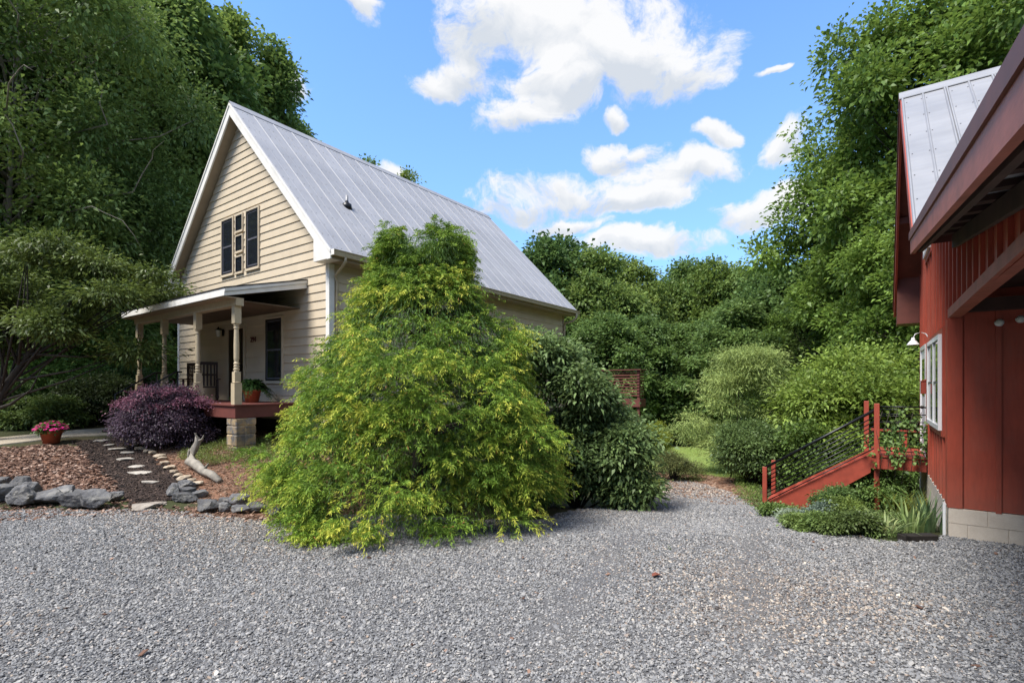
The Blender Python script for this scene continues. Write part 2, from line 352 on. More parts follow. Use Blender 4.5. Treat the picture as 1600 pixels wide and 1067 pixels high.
# ------------------------------------------------------------------ foliage
def unit(v): return v/np.maximum(np.linalg.norm(v, axis=-1, keepdims=True), 1e-9)
def leaf_mesh(name, P, D, Nn, Ln, Wd, C, mat, droop=.0, fold=.18):
    n = len(P); D = unit(D); Sd = unit(np.cross(D, Nn)); U = unit(np.cross(Sd, D))
    Ln = np.broadcast_to(np.asarray(Ln, float), (n,))[:, None]; Wd = np.broadcast_to(np.asarray(Wd, float), (n,))[:, None]
    V = np.empty((n, 4, 3)); mid = P+D*Ln*.48
    V[:, 0] = P; V[:, 1] = mid+Sd*Wd*.5+U*Wd*fold; V[:, 2] = P+D*Ln; V[:, 3] = mid-Sd*Wd*.5+U*Wd*fold
    if droop:
        V[:, 2, 2] -= (Ln*droop)[:, 0]
    me = bpy.data.meshes.new(name); me.vertices.add(4*n); me.vertices.foreach_set('co', V.astype(np.float32).ravel())
    me.loops.add(4*n); me.loops.foreach_set('vertex_index', np.arange(4*n, dtype=np.int32))
    me.polygons.add(n); me.polygons.foreach_set('loop_start', np.arange(0, 4*n, 4, dtype=np.int32))
    try: me.polygons.foreach_set('loop_total', np.full(n, 4, dtype=np.int32))
    except Exception: pass
    me.update(calc_edges=True)
    a = me.color_attributes.new('tint', 'FLOAT_COLOR', 'POINT')
    c = np.ones((n, 4, 4), np.float32); c[:, :, :3] = np.clip(C, 0, 1)[:, None, :]; a.data.foreach_set('color', c.ravel())
    me.materials.append(mat); return me
LEAFN = [0]
def crown(name, lobes, n_cl, n_leaf, cl_r, Ls, c0, c1, mat, seed, up=.25, aspect=.6, shell=(.65, 1.06), flat=.6, droop=.25, jit=.25, hang=-.25):
    """lobes: array (k,5): x,y,z,r,squash.  c0 dark-ish, c1 light leaf colour"""
    r = np.random.default_rng(seed); lobes = np.asarray(lobes, float); k = len(lobes)
    w = lobes[:, 3]**2; li = r.choice(k, n_cl, p=w/w.sum()); lb = lobes[li]
    u = r.normal(size=(n_cl, 3)); u[:, 2] += up*1.5; u = unit(u)
    rr = r.uniform(shell[0], shell[1], n_cl)[:, None]*lb[:, 3:4]
    c = lb[:, :3]+u*rr*np.stack([np.ones(n_cl), np.ones(n_cl), lb[:, 4]], -1)
    n = n_cl*n_leaf; ci = np.repeat(np.arange(n_cl), n_leaf)
    off = r.normal(size=(n, 3))*cl_r*np.array([1, 1, flat])*r.uniform(.6, 1.3, n_cl)[ci][:, None]
    P = c[ci]+off
    D = u[ci]*.7+unit(off)*.7+r.normal(size=(n, 3))*.4; D[:, 2] += hang
    Nn = np.array([0, 0, 1.0])+u[ci]*.5+r.normal(size=(n, 3))*.45
    L = Ls*r.uniform(.65, 1.3, n)
    lobe_t = r.uniform(0, 1, k)[li][ci]; cl_t = r.uniform(0, 1, n_cl)[ci]; t = np.clip(.35*lobe_t+.3*cl_t+.35*r.uniform(0, 1, n), 0, 1)[:, None]
    C = np.array(c0)*(1-t)+np.array(c1)*t; C = C*r.uniform(1-jit, 1+jit, n)[:, None]
    LEAFN[0] += n
    return leaf_mesh(name, P, D, Nn, L, L*aspect, C, mat, droop)
def make_lobes(seed, n, zmin, zmax, prof, lr, squash=.9, inner=.35):
    r = np.random.default_rng(seed); out = []
    for i in range(n):
        t = (i+.5)/n; t = min(max(t+r.uniform(-.5, .5)/n, 0), 1); z = zmin+(zmax-zmin)*t
        R = prof(t); a = i*2.39996+r.uniform(-.4, .4); q = R*math.sqrt(r.uniform(inner, 1))*(r.uniform(1.0, 1.28) if r.uniform() < .3 else r.uniform(.8, 1)); s = lr*r.uniform(.5, 1.35)*(.55+.45*min(1, R/max(prof(.4), .01)))
        out.append((q*math.cos(a), q*math.sin(a), z, s, squash))
    return np.array(out)
def trunk_mesh(name, H, r0, lobes, seed, mat, n_limb=26, lean=(0, 0), z0=-.3, forks=0):
    r = random.Random(seed); mb = MB(); path = []; rad = []
    for i in range(12):
        t = i/11; path.append((lean[0]*t+.12*H/10*math.sin(3*t+seed), lean[1]*t+.12*H/10*math.cos(2.3*t+seed)-.12*H/10*math.cos(seed), z0+(H-z0)*t)); rad.append(r0*(1.25 if i == 0 else 1)*(1-.9*t)+.01)
    mb.tube(path, rad, 9)
    idx = list(range(len(lobes))); r.shuffle(idx)
    for i in idx[:n_limb]:
        lx, ly, lz, lr_, _ = lobes[i]; zb = max(H*.12, lz-math.hypot(lx, ly)*r.uniform(.45, .9)-.2); t = min(.95, max(.05, (zb-z0)/(H-z0)))
        k = t*11; a = int(k); b0 = Vector(path[a]).lerp(Vector(path[min(a+1, 11)]), k-a); rb = r0*(1-.9*t)*.38+.008
        e = Vector((lx, ly, lz)); pts = []; rs = []
        for j in range(6):
            s = j/5; p = b0.lerp(e, s); p.z += .15*(e-b0).length*math.sin(math.pi*s)*.4; p += Vector((r.uniform(-1, 1), r.uniform(-1, 1), r.uniform(-1, 1)))*.05*(e-b0).length*(0 < j < 5)
            pts.append(p); rs.append(rb*(1-.85*s)+.004)
        mb.tube(pts, rs, 6)
        for j in range(3):
            p = pts[r.choice((3, 4))]; d = Vector((r.uniform(-1, 1), r.uniform(-1, 1), r.uniform(-.2, 1))).normalized()*lr_*.8
            mb.tube([p, p+d*.5+Vector((0, 0, .05)), p+d], [rs[3]*.6, rs[3]*.4, .003], 4)
    return mb.mesh(name, mat, True)
def tree(name, loc, tm, cm, label, cat, group=None, rz=0, sc=(1, 1, 1), crown_name='crown', trunk_name='trunk'):
    e = empty(name, (loc[0], loc[1], loc[2] if len(loc) > 2 else gzf(*loc[:2])), rz, label, cat, group); e.scale = sc
    if tm: link(trunk_name, tm, e)
    link(crown_name, cm, e)['kind'] = 'stuff'
    return e

# ------------------------------------------------------------------ setting: ground sheets
def axis(near0, near1, step, far0, far1, n):
    a = list(np.linspace(far0, near0, n, endpoint=False)); b = list(np.arange(near0, near1, step)); c = list(np.linspace(near1, far1, n)); return np.array(a+b+c)
link('ground', grid_mesh('ground', axis(-22, 16, .35, -260, 260, 24), axis(-4, 32, .35, -60, 320, 24), 0, M['forest_floor']), label='leaf littered ground beneath the trees and shrubs', kind='structure')
gravel_poly = [(-14, -6), (-14, 8.7), gp(0, 798), gp(80, 797), gp(165, 799), gp(235, 796), gp(300, 803), gp(380, 812), gp(440, 816),
    (-2.6, 8.3), (.4, 8.6), (1.5, 10.4), gp(1005, 786), gp(1030, 772), gp(1026, 757), gp(1014, 748), gp(1020, 744), gp(1060, 750), gp(1120, 762), gp(1148, 772), gp(1165, 783), gp(1190, 800), gp(1225, 815),
    gp(1260, 824), gp(1330, 838), gp(1400, 848), (6.02, 7.02), (11.2, 3.3), (12, -6)]
straw_poly = [gp(1005, 750), gp(1030, 738), gp(1075, 738), gp(1150, 748), gp(1175, 770), gp(1190, 790), gp(1140, 790), gp(1040, 770)]
bark_poly = [(-16, 8.9), gp(0, 770), gp(100, 778), gp(160, 790), gp(188, 772), gp(160, 735), gp(128, 712), gp(128, 700), gp(60, 697), gp(0, 702), (-16, 12.2)]
dark_poly = [gp(125, 703), gp(128, 715), gp(160, 735), gp(188, 772), gp(196, 788), gp(225, 794), gp(285, 780), gp(305, 762), gp(262, 735), gp(240, 715), gp(210, 698), gp(190, 683), gp(150, 688), gp(115, 690)]
bed_poly = [gp(190, 683), gp(210, 698), gp(240, 715), gp(262, 735), gp(305, 762), gp(290, 790), gp(310, 806), gp(440, 815), (-2.4, 8.2), (-3.4, 12), (-5, 13), (-8.6, 14.8), (-11, 16)]
lawn_poly = [gp(1000, 733), gp(1060, 739), gp(1150, 752), gp(1300, 752), (14, 26), (2, 30), (2.5, 20)]
def ragged(poly, amp=.07):
    return lambda x, y: inpoly(x+amp*np.sin(x*13+y*7)+amp*.6*np.sin(y*23-x*5), y+amp*np.sin(x*9-y*11)+amp*.6*np.sin(x*27), poly)
def sheet(name, poly, off, mat, label, step=.07, amp=.05):
    p = np.array(poly); x0, y0 = p.min(0); x1, y1 = p.max(0)
    return link(name, grid_mesh(name, np.arange(x0-.1, x1+.2, step), np.arange(y0-.1, y1+.2, step), off, mat, ragged(poly, amp)), label=label, kind='structure')
sheet('gravel_driveway', gravel_poly, .012, M['gravel_base'], 'grey crushed stone driveway filling the foreground', .09)
sheet('pine_straw_edge', straw_poly, .008, M['straw'], 'brown pine straw where the gravel path meets the lawn', .1)
sheet('bark_mulch_bed', bark_poly, .010, M['straw'], 'reddish pine bark bed left of the stepping stones')
sheet('mulch_path', dark_poly, .016, M['dark_mulch'], 'dark shredded mulch path carrying the stepping stones')
sheet('pine_straw_bed', bed_poly, .006, M['straw'], 'reddish pine straw bed in front of the porch')
sheet('lawn', lawn_poly, .005, M['lawn'], 'short sunlit lawn beyond the end of the gravel path', .14)
# concrete walk to the porch
def strip(name, a, b, th, mat, label):
    mb = MB(); n = len(a)
    for i in range(n-1):
        q = [a[i], a[i+1], b[i+1], b[i]]; k = [(x, y, gzf(x, y)+.03) for x, y in q]
        lo = [(x, y, z-.2) for x, y, z in k]
        mb.add(k+lo, [(0, 1, 2, 3), (0, 4, 5, 1), (2, 6, 7, 3)])
    return mb.build(name, mat, None, label=label, kind='structure')
near = [gp(p, q) for p, q in ((-140, 706), (-60, 700), (0, 696), (60, 689), (110, 683), (150, 681), (195, 679))]
farr = [gp(p, q) for p, q in ((-140, 690), (-60, 687), (0, 685), (60, 679), (110, 674), (150, 671), (190, 668))]
strip('garden_walkway', near, farr, .05, M['concrete'], 'pale concrete walk leading behind the purple shrub')

# ---- loose material as geometry-node instances
def scatter(name, pts, scl, rot, mat, kind_, label, seed=0, prim='stone', parent=None):
    n = len(pts); me = bpy.data.meshes.new(name); me.vertices.add(n); me.vertices.foreach_set('co', np.asarray(pts, np.float32).ravel())
    a = me.attributes.new('scl', 'FLOAT_VECTOR', 'POINT'); a.data.foreach_set('vector', np.asarray(scl, np.float32).ravel())
    a = me.attributes.new('rot', 'FLOAT_VECTOR', 'POINT'); a.data.foreach_set('vector', np.asarray(rot, np.float32).ravel())
    a = me.attributes.new('vid', 'INT', 'POINT'); a.data.foreach_set('value', np.random.default_rng(seed).integers(0, 4, n).astype(np.int32))
    me.materials.append(mat); me.update()
    o = link(name, me, parent, label=label, kind='stuff')
    ng = bpy.data.node_groups.new(name+'_nodes', 'GeometryNodeTree')
    ng.interface.new_socket('Geometry', in_out='INPUT', socket_type='NodeSocketGeometry'); ng.interface.new_socket('Geometry', in_out='OUTPUT', socket_type='NodeSocketGeometry')
    N = ng.nodes; L = ng.links; gi = N.new('NodeGroupInput'); go = N.new('NodeGroupOutput')
    gti = N.new('GeometryNodeGeometryToInstance')
    for v in range(4):
        if prim == 'stone':
            ic = N.new('GeometryNodeMeshIcoSphere'); ic.inputs['Radius'].default_value = 1; ic.inputs['Subdivisions'].default_value = 1; src = ic.outputs[0]
        else:
            ic = N.new('GeometryNodeMeshCube'); ic.inputs['Size'].default_value = (2, 2, 2); src = ic.outputs[0]
        sp = N.new('GeometryNodeSetPosition'); L.new(src, sp.inputs['Geometry'])
        no = N.new('ShaderNodeTexNoise'); no.noise_dimensions = '4D'; no.inputs['W'].default_value = v*7.3+seed; no.inputs['Scale'].default_value = .9
        po = N.new('GeometryNodeInputPosition'); L.new(po.outputs[0], no.inputs['Vector'])
        sb = N.new('ShaderNodeVectorMath'); sb.operation = 'SUBTRACT'; L.new(no.outputs['Color'], sb.inputs[0]); sb.inputs[1].default_value = (.5, .5, .5)
        ml = N.new('ShaderNodeVectorMath'); ml.operation = 'SCALE'; L.new(sb.outputs[0], ml.inputs[0]); ml.inputs['Scale'].default_value = 2.6 if prim == 'stone' else 2.0
        L.new(ml.outputs[0], sp.inputs['Offset'])
        sm = N.new('GeometryNodeSetMaterial'); sm.inputs['Material'].default_value = mat; L.new(sp.outputs[0], sm.inputs[0])
        L.new(sm.outputs[0], gti.inputs[0])
    iop = N.new('GeometryNodeInstanceOnPoints'); iop.inputs['Pick Instance'].default_value = True
    L.new(gi.outputs[0], iop.inputs['Points']); L.new(gti.outputs[0], iop.inputs['Instance'])
    def na(nm, dt):
        a = N.new('GeometryNodeInputNamedAttribute'); a.data_type = dt; a.inputs['Name'].default_value = nm; return a.outputs[0]
    L.new(na('vid', 'INT'), iop.inputs['Instance Index'])
    e2r = N.new('FunctionNodeEulerToRotation'); L.new(na('rot', 'FLOAT_VECTOR'), e2r.inputs[0]); L.new(e2r.outputs[0], iop.inputs['Rotation'])
    L.new(na('scl', 'FLOAT_VECTOR'), iop.inputs['Scale']); L.new(iop.outputs[0], go.inputs[0])
    md = o.modifiers.new('scatter', 'NODES'); md.node_group = ng
    return o
R = np.random.default_rng(11)
def pts_in(poly, dens, amp=.0, clipview=True):
    p = np.array(poly); x0, y0 = p.min(0); x1, y1 = p.max(0); y0 = max(y0, 2.6)
    n = int((x1-x0)*(y1-y0)*dens); x = R.uniform(x0, x1, n); y = R.uniform(y0, y1, n)
    k = ragged(poly, amp)(x, y)
    if clipview: k &= (np.abs(x) < 1.12*y+1.2)
    return x[k], y[k]
gx, gy = pts_in(gravel_poly, 3700, .05)
keep = R.uniform(size=len(gx)) < np.interp(gy, [3, 6, 9, 13, 20], [1, .9, .62, .42, .3]); gx, gy = gx[keep], gy[keep]
size = R.lognormal(-4.63, .30, len(gx))*np.interp(gy, [3, 7, 12, 20], [1, 1.08, 1.3, 1.5])
zz = gz(gx, gy)+.010+R.uniform(0, .012, len(gx))
rut = np.exp(-((np.abs(gx-.35*gy-.2+.5*np.sin(gy*.4))-.85)/.28)**2)*smooth01(3, 5, gy)
keep = R.uniform(size=len(gx)) > rut*.25; gx, gy, size = gx[keep], gy[keep], size[keep]; rut = rut[keep]; zz = zz[keep]-.006*rut; size = size*(1-.12*rut)
brown = (np.sin(gx*.9+1.3*np.sin(gy*.8))+np.sin(gy*1.3+gx*.5)+R.normal(size=len(gx))*.9+rut*.5+np.where(gy > 11, 2.2, 0)) > 1.9
for nm, kk, mt_, lb in (('gravel', ~brown, M['gravel'], 'loose grey crushed granite on the driveway'), ('brown_gravel', brown, M['gravel_brown'], 'brownish dusty stones mixed into the grey gravel')):
    q = kk; n = q.sum(); sc = size[q][:, None]*np.stack([R.uniform(.8, 1.35, n), R.uniform(.65, 1.1, n), R.uniform(.4, .8, n)], -1)
    scatter(nm, np.stack([gx[q], gy[q], zz[q]], -1), sc, np.stack([R.uniform(-.6, .6, n), R.uniform(-.6, .6, n), R.uniform(0, 6.28, n)], -1), mt_, 'stuff', lb, 3)
def chips(nm, poly, dens, mat, label, L0, W0, T0, lift=.02, amp=.06, mask=None):
    x, y = pts_in(poly, dens, amp)
    if nm == 'leaf_litter': lift = .04
    if mask is not None:
        k = mask(x, y); x, y = x[k], y[k]
    n = len(x); s = R.uniform(.5, 1.4, n)[:, None]*np.array([L0, W0, T0])*R.uniform(.7, 1.3, (n, 3))
    scatter(nm, np.stack([x, y, gz(x, y)+R.uniform(.004, lift, n)], -1), s, np.stack([R.normal(0, .28, n), R.normal(0, .28, n), R.uniform(0, 6.28, n)], -1), mat, 'stuff', label, 5, 'chip')
chips('bark_mulch', bark_poly, 750, M['bark_chip'], 'reddish pine bark nuggets in the left bed', .032, .016, .006, .045)
chips('shredded_mulch', dark_poly, 1000, M['dark_chip'], 'dark shredded mulch on the stepping stone path', .022, .008, .005, .03)
chips('pine_straw', bed_poly, 700, M['straw_bit'], 'reddish pine straw littering the porch bed', .035, .004, .003, .02)
chips('path_straw', straw_poly, 150, M['straw_bit'], 'pine straw at the far end of the gravel path', .06, .008, .005, .02)
edge_poly = [gp(-40, 800), gp(0, 783), gp(190, 783), gp(330, 797), gp(430, 808), gp(440, 822), gp(300, 810), gp(200, 804), gp(90, 812), gp(-40, 820)]
chips('bark_litter', edge_poly, 260, M['bark_chip'], 'bark chips spilled over the gravel in front of the rocks', .026, .013, .005, .03)
chips('leaf_litter', gravel_poly, 1.6, M['bark_chip'], 'scattered brown leaf bits on the open gravel', .02, .012, .003, .03, .0, None)

# ------------------------------------------------------------------ HOUSE
TH = math.atan2(565, 785); A = Vector((math.sin(TH), math.cos(TH), 0)); Rr = Vector((math.cos(TH), -math.sin(TH), 0))
C0 = Vector((-4.48, 12.34, 0))
def hx_for(px, y):            # house x such that the point (x, y) projects to column px
    k = (px-CX)/FP; b = C0+A*y; return (k*b.y-b.x)/(Rr.x-k*Rr.y)
house = empty('house', C0, -TH, 'tan lap sided house with steep grey metal roof and front porch', 'house')
HWD = 8.71; HL = 11.44; XM = -HWD/2; ZR = 10.33; SL = 1.03; OV = .52; YF = -.33; YB = HL+.33
ZE = ZR-SL*(HWD/2+OV)
def rz_(x): return ZR-SL*abs(x-XM)
EXP = .217
# wall cores
MB().prism([(-HWD+.03, .3), (-.03, .3), (-.03, rz_(0)-.45), (XM, ZR-.45), (-HWD+.03, rz_(0)-.45)], 'y', .03, HL-.03).build('wall', M['siding'], house)
MB().box(-HWD-.005, .005, -.005, HL+.005, .2, 1.19).build('foundation', M['found'], house)
zb = 1.2; k = 0
def board_prof(z, h=EXP+.012):
    return z, z+h
mshared = {}
while zb < 9.85:
    z0, z1 = zb, zb+EXP+.01; half0 = min(HWD/2-.001, (10.02-z0)/SL); half1 = min(HWD/2-.001, (10.02-z1)/SL)
    if half0 < .08: break
    half1 = max(half1, .02)
    xs0 = (XM-half0, XM+half0); xs1 = (XM-half1, XM+half1); mb = MB()
    v = [(xs0[0], -.029, z0), (xs0[1], -.029, z0), (xs1[1], -.006, z1), (xs1[0], -.006, z1), (xs0[0], .03, z0), (xs0[1], .03, z0), (xs1[1], .03, z1), (xs1[0], .03, z1)]
    mb.add(v, [(0, 1, 2, 3), (4, 7, 6, 5), (0, 4, 5, 1), (3, 2, 6, 7), (0, 3, 7, 4), (1, 5, 6, 2)]); mb.build('siding_board', M['siding'], house)
    zb += EXP
sb = MB(); z0, z1 = 0, EXP+.01
sb.add([(.032, .06, z0), (.032, HL-.06, z0), (.006, HL-.06, z1), (.006, .06, z1), (-.03, .06, z0), (-.03, HL-.06, z0), (-.03, HL-.06, z1), (-.03, .06, z1)],
       [(0, 1, 2, 3), (4, 7, 6, 5), (0, 4, 5, 1), (3, 2, 6, 7), (0, 3, 7, 4), (1, 5, 6, 2)])
sme = sb.mesh('siding_board', M['siding'])
for i in range(18):
    o = link('siding_board', sme, house); o.location = (0, 0, 1.2+i*EXP)
lme = MB().box(-HWD-.02, -HWD+.02, .06, HL-.06, 0, EXP-.01).mesh('siding_board', M['siding'])
for i in range(18):
    o = link('siding_board', lme, house); o.location = (0, 0, 1.2+i*EXP)
for x0, x1, y0, y1 in ((-.10, .034, -.036, .0), (.0, .034, .0, .12)):
    pass
MB().prism([(-.105, -.037), (.037, -.037), (.037, .11), (.0, .11), (.0, .0), (-.105, .0)], 'z', 1.15, 5.095).build('corner_board', M['white_trim'], house)
MB().prism([(-HWD-.037, -.037), (-HWD+.105, -.037), (-HWD+.105, 0), (-HWD, 0), (-HWD, .11), (-HWD-.037, .11)], 'z', 1.15, 5.095).build('corner_board', M['white_trim'], house)
MB().box(-.02, .036, HL-.1, HL+.036, 1.15, 5.095).build('corner_board', M['soffit_tan'], house)
# roof
def rp(x, off):      # point offset normal to the slope (right side)
    n = Vector((SL, 0, 1)).normalized(); return (x+n.x*off, rz_(x)+n.z*off)
XE = OV
def roof_panel_mesh(width, side, xa, xb, zfun, slope, mat, name, rib=.011):
    # panel from xa (ridge) to xb (eave); ribs at both edges and middle; local y 0..width
    n = Vector((slope*side, 0, 1)).normalized(); mb = MB()
    prof = [(0, 0), (.006, rib), (.016, rib), (.024, 0), (width/2-.02, 0), (width/2-.008, rib*.3), (width/2+.008, rib*.3), (width/2+.02, 0), (width-.012, 0), (width-.008, rib*.4), (width-.003, rib*.4)]
    vs = []
    for x in (xa, xb):
        z = zfun(x)
        for (y, h) in prof: vs.append((x+n.x*h, y, z+n.z*h))
    m = len(prof); fs = [(i, i+1, m+i+1, m+i) for i in range(m-1)]
    # underside
    vs += [(x-n.x*.006, y, zfun(x)-n.z*.006) for x in (xa, xb) for y in (0, width-.003)]
    b = 2*m; fs += [(b, b+1, b+3, b+2), (0, m, b+2, b), (m-1, b+1, b+3, 2*m-1), (m, b+2, b+3)]
    mb.add(vs, fs)
    me = mb.mesh(name, mat); return me
NP = 20; PW = (YB-YF)/NP
pr = roof_panel_mesh(PW, 1, XM, XE+.03, rz_, SL, M['roof'], 'roof_panel'); pl = roof_panel_mesh(PW, -1, XM, -HWD-OV-.03, rz_, SL, M['roof'], 'roof_panel')
# screws: rows of small washers per panel (one mesh as sub-part, shared)
sc_mb = MB(); nr = Vector((SL, 0, 1)).normalized(); tr_ = Vector((1, 0, -SL)).normalized()
for r_i in range(14):
    x = XM+.25+r_i*(XE-XM-.35)/13
    for yy in (.085, PW/2-.06, PW/2+.07):
        c = Vector((x, yy, rz_(x)))+nr*.002
        a_ = tr_*.011; b_ = Vector((0, .011, 0)); t_ = nr*.008
        sc_mb.add([c-a_-b_, c+a_-b_, c+a_+b_, c-a_+b_, c+t_], [(0, 1, 4), (1, 2, 4), (2, 3, 4), (3, 0, 4)])
sc_me = sc_mb.mesh('screw_row', M['screw'])
for i in range(NP):
    o = link('roof_panel', pr, house); o.location = (0, YF+i*PW, 0)
    s = link('screw_row', sc_me, o); s['kind'] = 'stuff'
    o = link('roof_panel', pl, house); o.location = (0, YF+i*PW, 0)
def slab(side):
    xe = XE if side > 0 else -HWD-OV
    mb = MB(); mb.prism([(XM, ZR-.012), (xe, rz_(xe)-.012), (xe, rz_(xe)-.22), (XM, ZR-.30)] if side > 0 else [(XM, ZR-.012), (XM, ZR-.30), (xe, rz_(xe)-.22), (xe, rz_(xe)-.012)], 'y', YF+.03, YB-.03)
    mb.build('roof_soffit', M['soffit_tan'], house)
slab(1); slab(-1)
for side in (1, -1):
    xe = XE+.01 if side > 0 else -HWD-OV-.01
    for y0, y1 in ((YF-.012, YF+.03), (YB-.03, YB+.012)):
        p = [(XM, ZR-.015), (xe, rz_(xe)-.015), (xe, rz_(xe)-.21), (xe-side*.14, rz_(xe)-.21+.0), (XM, ZR-.36)]
        MB().prism(p, 'y', y0, y1).build('rake_board', M['white_trim'], house)
    # thin upper rake trim, proud of the board
    p = [(XM, ZR-.005), (xe+side*.012, rz_(xe)-.008), (xe+side*.012, rz_(xe)-.075), (XM, ZR-.075)]
    MB().prism(p, 'y', YF-.034, YF-.0125).build('drip_edge', M['white_trim'], house)
    # boxed eave return
    a = .155 if side > 0 else .155
    s = 1 if side > 0 else -1; off = 0 if side > 0 else -HWD
    q = [(off-s*a, 5.10), (off+s*.50, 5.10), (off+s*.50, rz_(0)-SL*.50-.05), (off-s*a, rz_(0)+SL*a-.05)]
    MB().prism(q, 'y', YF-.008, -.038).build('eave_return', M['white_trim'], house)
    q = [(off+s*.0, 5.10), (off+s*.495, 5.10), (off+s*.495, rz_(0)-SL*.495-.2), (off+s*.0, rz_(0)-.25)]
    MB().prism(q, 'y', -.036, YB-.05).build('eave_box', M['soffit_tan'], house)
    # gutter
    g = MB(); w = off+s*.53
    g.prism([(w, ZE-.015), (w, ZE-.13), (w+s*.02, ZE-.145), (w+s*.10, ZE-.145), (w+s*.12, ZE-.03), (w+s*.135, ZE-.03), (w+s*.135, ZE-.015), (w+s*.105, ZE-.015), (w+s*.09, ZE-.13), (w+s*.02, ZE-.13), (w+s*.012, ZE-.015)], 'y', YF+.0, YB)
    g.build('gutter', M['post_tan'], house)
    MB().box(min(w, w+s*.135), max(w, w+s*.135), YF-.006, YF-.001, ZE-.147, ZE-.014).build('gutter_cap', M['white_trim'], house)
MB().prism([(XM-.16, rz_(XM-.16)+.012), (XM, ZR+.035), (XM+.16, rz_(XM+.16)+.012), (XM+.16, rz_(XM+.16)+.024), (XM, ZR+.055), (XM-.16, rz_(XM-.16)+.024)], 'y', YF-.02, YB+.02).build('ridge_cap', M['roof'], house)
# downspouts
MB().tube([(.60, .02, ZE-.13), (.60, .02, ZE-.24), (.40, .05, ZE-.36), (.10, .09, ZE-.50), (.075, .16, ZE-.62), (.075, .17, 1.2)], .036, 8).build('downspout', M['post_tan'], house, True)
MB().tube([(.60, YB-.25, ZE-.13), (.60, YB-.25, ZE-.30), (.45, YB-.28, ZE-.45), (.12, YB-.35, ZE-.52), (.08, YB-.36, ZE-.66), (.08, YB-.36, 1.2)], .045, 8).build('downspout', M['post_tan'], house, True)
# roof vent pipe
def ray_roof(px, py):
    d = Vector(((px-CX)/FP, 1, -(py-HY)/FP)); o = Vector((0, 0, EYE))-C0
    ox, oy = o.dot(Rr), o.dot(A); dx, dy = d.dot(Rr), d.dot(A)
    # EYE + t dz = ZR - SL*(ox+t dx - XM)
    t = (ZR-SL*(ox-XM)-EYE)/(d.z+SL*dx); return ox+t*dx, oy+t*dy, EYE+t*d.z
vx, vy, vz = ray_roof(542, 322)
vp = MB().lathe([(.04, -.1), (.04, .30), (.032, .30)], (vx, vy, vz), 12).build('vent_pipe', M['roof_pale'], house, True)
MB().lathe([(.15, -.12), (.13, .05), (.06, .09), (.045, .14)], (vx, vy, vz), 12).build('flashing', M['black_metal'], vp, True)

# windows on the gable wall (plane y=0)
def window(x0, x1, z0, z1, double=True, trim=.045, frame=M['dark_frame'], trimm=M['siding'], label=None, nm='window'):
    w = empty(nm, (0, -.014, 0)); w.parent = house
    if label: w['label'] = label
    t = MB()
    t.box(x0-trim, x0, -.05, -.0, z0-trim, z1+trim).box(x1, x1+trim, -.05, -.0, z0-trim, z1+trim).box(x0, x1, -.05, -.0, z1, z1+trim).box(x0, x1, -.05, -.0, z0-trim, z0)
    t.build('casing', trimm, w)
    f = MB(); fw = .05 if x1-x0 > .5 else .03
    f.box(x0, x0+fw, -.046, -.0, z0, z1).box(x1-fw, x1, -.046, -.0, z0, z1).box(x0+fw, x1-fw, -.046, -.0, z1-fw, z1).box(x0+fw, x1-fw, -.046, -.0, z0, z0+fw)
    f.build('frame', frame, w)
    if double:
        zm = (z0+z1)/2
        MB().box(x0+fw, x1-fw, -.040, -.0, zm-.025, zm+.025).build('meeting_rail', M['sash'], w)
        s_ = MB(); s_.box(x0+fw, x0+fw+.035, -.037, 0, z0+fw, zm-.025).box(x0+fw+.035, x1-fw, -.037, 0, z0+fw, z0+fw+.04); s_.build('sash', M['sash'], w)
        s_ = MB(); s_.box(x0+fw, x0+fw+.025, -.034, 0, zm+.025, z1-fw).box(x0+fw+.025, x1-fw, -.034, 0, z1-fw-.03, z1-fw); s_.build('sash', M['sash'], w)
        MB().box(x0+fw, x1-fw, -.030, 0, z0+fw, zm-.025).build('pane', M['glass'], w)
        MB().box(x0+fw, x1-fw, -.028, 0, zm+.025, z1-fw).build('pane', M['glass'], w)
    else:
        MB().box(x0+fw, x1-fw, -.030, 0, z0+fw, z1-fw).build('pane', M['glass'], w)
    MB().box(x0-trim-.01, x1+trim+.01, -.066, -.0, z0-trim-.03, z0-trim-.002).build('sill', trimm, w)
    return w
window(-5.47, -4.79, 5.50, 7.16, label='left tall upper window')
window(-3.97, -3.30, 5.50, 7.16, label='right tall upper window')
for za, zb_ in ((6.70, 7.15), (6.10, 6.54), (5.48, 5.92)):
    window(-4.59, -4.21, za, zb_, False, .035, M['dark_frame'], M['siding'], nm='small_window')
window(-2.90, -2.08, 2.24, 3.94, label='porch window')
# door
dr = empty('door', (0, -.014, 0)); dr.parent = house
MB().box(-5.14, -5.03, -.05, 0, 1.67, 3.92).box(-4.14, -4.03, -.05, 0, 1.67, 3.92).box(-5.03, -4.14, -.05, 0, 3.80, 3.92).build('door_casing', M['siding'], dr)
MB().box(-5.02, -4.15, -.036, 0, 1.70, 3.79).build('door_slab', M['door'], dr)
for i, (a, b, c, d) in enumerate(((-4.93, -4.62, 1.9, 2.6), (-4.55, -4.24, 1.9, 2.6), (-4.93, -4.62, 2.75, 3.6), (-4.55, -4.24, 2.75, 3.6))):
    MB().box(a, b, -.047, -.037, c, d).build('door_panel', M['door'], dr)
MB().box(-4.22, -4.19, -.10, -.037, 2.55, 2.75).build('handle', M['brass'], dr)
